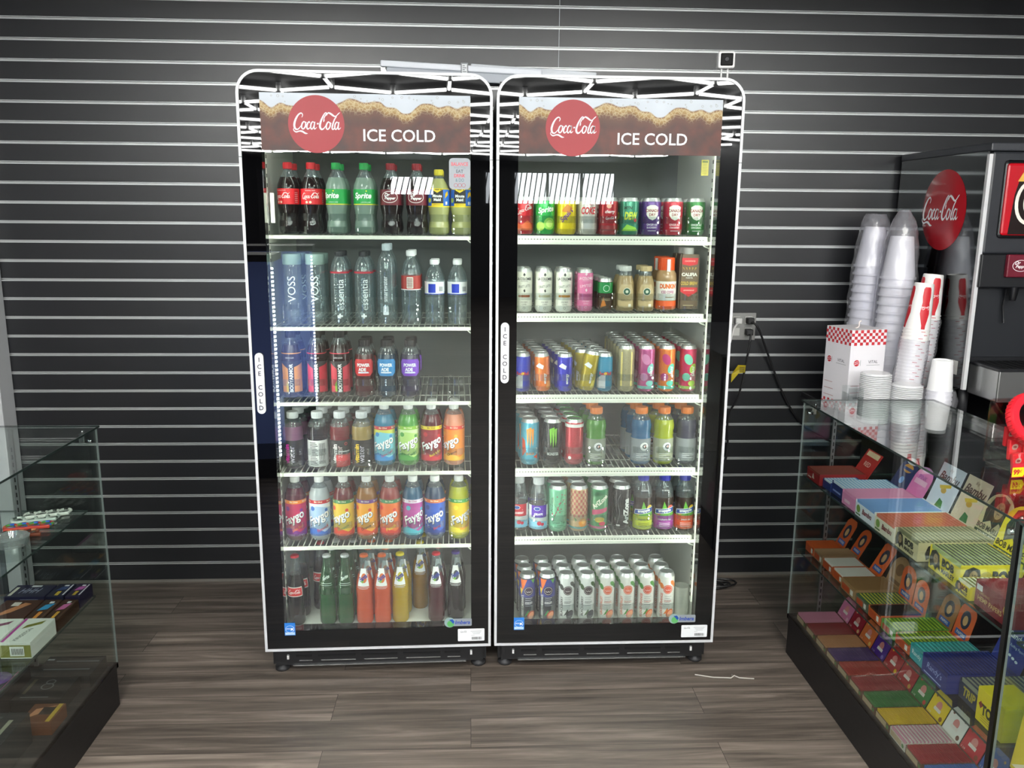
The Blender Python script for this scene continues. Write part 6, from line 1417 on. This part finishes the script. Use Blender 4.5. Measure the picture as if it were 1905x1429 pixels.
flat_box('black_flat_box', 'black box with silver ring emblem on the bottom deck of left case', -1.33, -1.19, 2.27, 2.40, ZD, .19, '#17191b', lambda a, L, D: (a.ring(0, .01, .018, .004, '#6c7074'), a.ring(-.0, .034, .014, .004, '#6c7074'), a.rect(-.05, -.05, .03, -.046, '#6c7074'), a.rect(-.055, -.03, -.045, .05, '#5a5240')), group=GD)
flat_box('black_flat_box', 'black box with two silver stripes, farthest on the bottom deck', -1.34, -1.165, 2.41, 2.53, ZD, .185, '#1a1c1e', lambda a, L, D: (a.rect(-L*.3, D*.2, L*.45, D*.26, '#70757a'), a.rect(-L*.4, -D*.2, L*.4, -D*.14, '#70757a'), a.rect(-L*.48, D*.28, -L*.36, D*.36, '#b8bcc0')), group=GD)
flat_box('brown_copper_box', 'copper brown picture box beside the black base edge, left case', -1.255, -1.168, 2.17, 2.262, ZD, .185, '#6c4028', lambda a, L, D: (a.poly([(-L*.4,-D*.3),(L*.1,D*.1),(L*.3,D*.4),(-L*.3,D*.2)], '#c88a64'), a.rect(L*.3, -D*.48, L*.44, D*.48, '#c8a83a'), a.rect(-L*.1, -D*.1, L*.3, D*.3, '#2a2422')), group=GD)
flat_box('dark_large_box', 'large dark grey box, nearest on the bottom deck of left case', -1.50, -1.205, 1.90, 2.14, ZD, .235, '#22272a', lambda a, L, D: (a.rect(-L*.4, D*.38, L*.3, D*.42, '#4a5054'), a.rect(L*.38, -D*.45, L*.42, D*.35, '#9a9a88')), group=GD)
flat_box('black_flat_box', 'black box with magenta corner line, left on the bottom deck', -1.47, -1.345, 2.20, 2.42, ZD, .21, '#191a20', lambda a, L, D: (a.rect(L*.3, -D*.4, L*.33, D*.4, '#c04a8a'), a.rect(-L*.4, -D*.44, L*.33, -D*.42, '#c04a8a'), a.rect(L*.1, -D*.3, L*.2, -D*.2, '#c8ccd0')), group=GD)
o = thing('purple_disc', 'glossy violet oval lying on the black box, left case', 'disc', (-1.40, 2.35, .2105)); bm = bmesh.new(); lathe(bm, [(.030, 0), (.034, .005), (.030, .010), (.012, .013)], 28); build('oval_body', bm, M('#a45ad0', .3), o, True)
# ring strips on the upper shelf
def ring_strip(label, x, y, n, rz, cols, group='patterned ring strips on the upper shelf'):
    t = thing('ring_strip', label, 'ring strip', (x, y, .673), rz, group)
    for k in range(n):
        bm = bmesh.new(); R_, rr_ = .016, .0045
        for i in range(20):
            pass
        vs = [[bm.verts.new(((k-(n-1)/2)*.031+(R_+rr_*math.cos(b*PI/4))*math.cos(a_*PI/10), (R_+rr_*math.cos(b*PI/4))*math.sin(a_*PI/10)*1.15, rr_+rr_*math.sin(b*PI/4))) for b in range(8)] for a_ in range(20)]
        for i in range(20):
            for j in range(8): f = bm.faces.new((vs[i][j], vs[(i+1) % 20][j], vs[(i+1) % 20][(j+1) % 8], vs[i][(j+1) % 8])); f.material_index = (i//3+j//4) % len(cols); f.smooth = True
        build('ring', bm, [M(c, .3) for c in cols], t)
    bm = bmesh.new(); bbox(bm, -.06, -.03, .0, .06, -.020, .010, .003); build('grip_bar', bm, M(cols[0], .3), t)
ring_strip('white and black patterned ring strip with yellow end, far on upper shelf', -1.285, 2.50, 4, .35, ['#d8dcd4', '#2a2c2a', '#c9cfc8'])
ring_strip('pale grey ring strip just in front of the white one', -1.300, 2.455, 4, .3, ['#b8c4bc', '#dfe6e0', '#3a4440'])
ring_strip('red, blue and green ring strip in the middle of upper shelf', -1.290, 2.395, 4, .28, ['#c83a2c', '#2c5ac0', '#4a9a4a', '#d8602c'])
ring_strip('brown patterned ring strip nearest the glass tray', -1.285, 2.335, 3, .25, ['#7a3a26', '#c8845a', '#3a1c14'])
t = thing('glass_ashtray', 'clear glass dish on the upper shelf of left case', 'dish', (-1.262, 2.25, .673))
bm = bmesh.new(); lathe(bm, [(.030, 0), (.040, .004), (.046, .028), (.042, .030), (.036, .010), (.020, .006)], 28, close=False); build('dish_body', bm, glassy('ashtray_glass', '#d4dadb', .12, 1.5, .03, '#c8ced0', .3), t, True)
t = thing('red_ring', 'glossy red ring at the left edge of the upper shelf', 'ring', (-1.345, 2.27, .673))
bm = bmesh.new(); lathe(bm, [(.016, .0), (.026, .002), (.030, .012), (.026, .022), (.018, .022), (.016, .012), (.016, 0)], 24, close=False); build('ring_body', bm, M('#c81c20', .3), t, True)
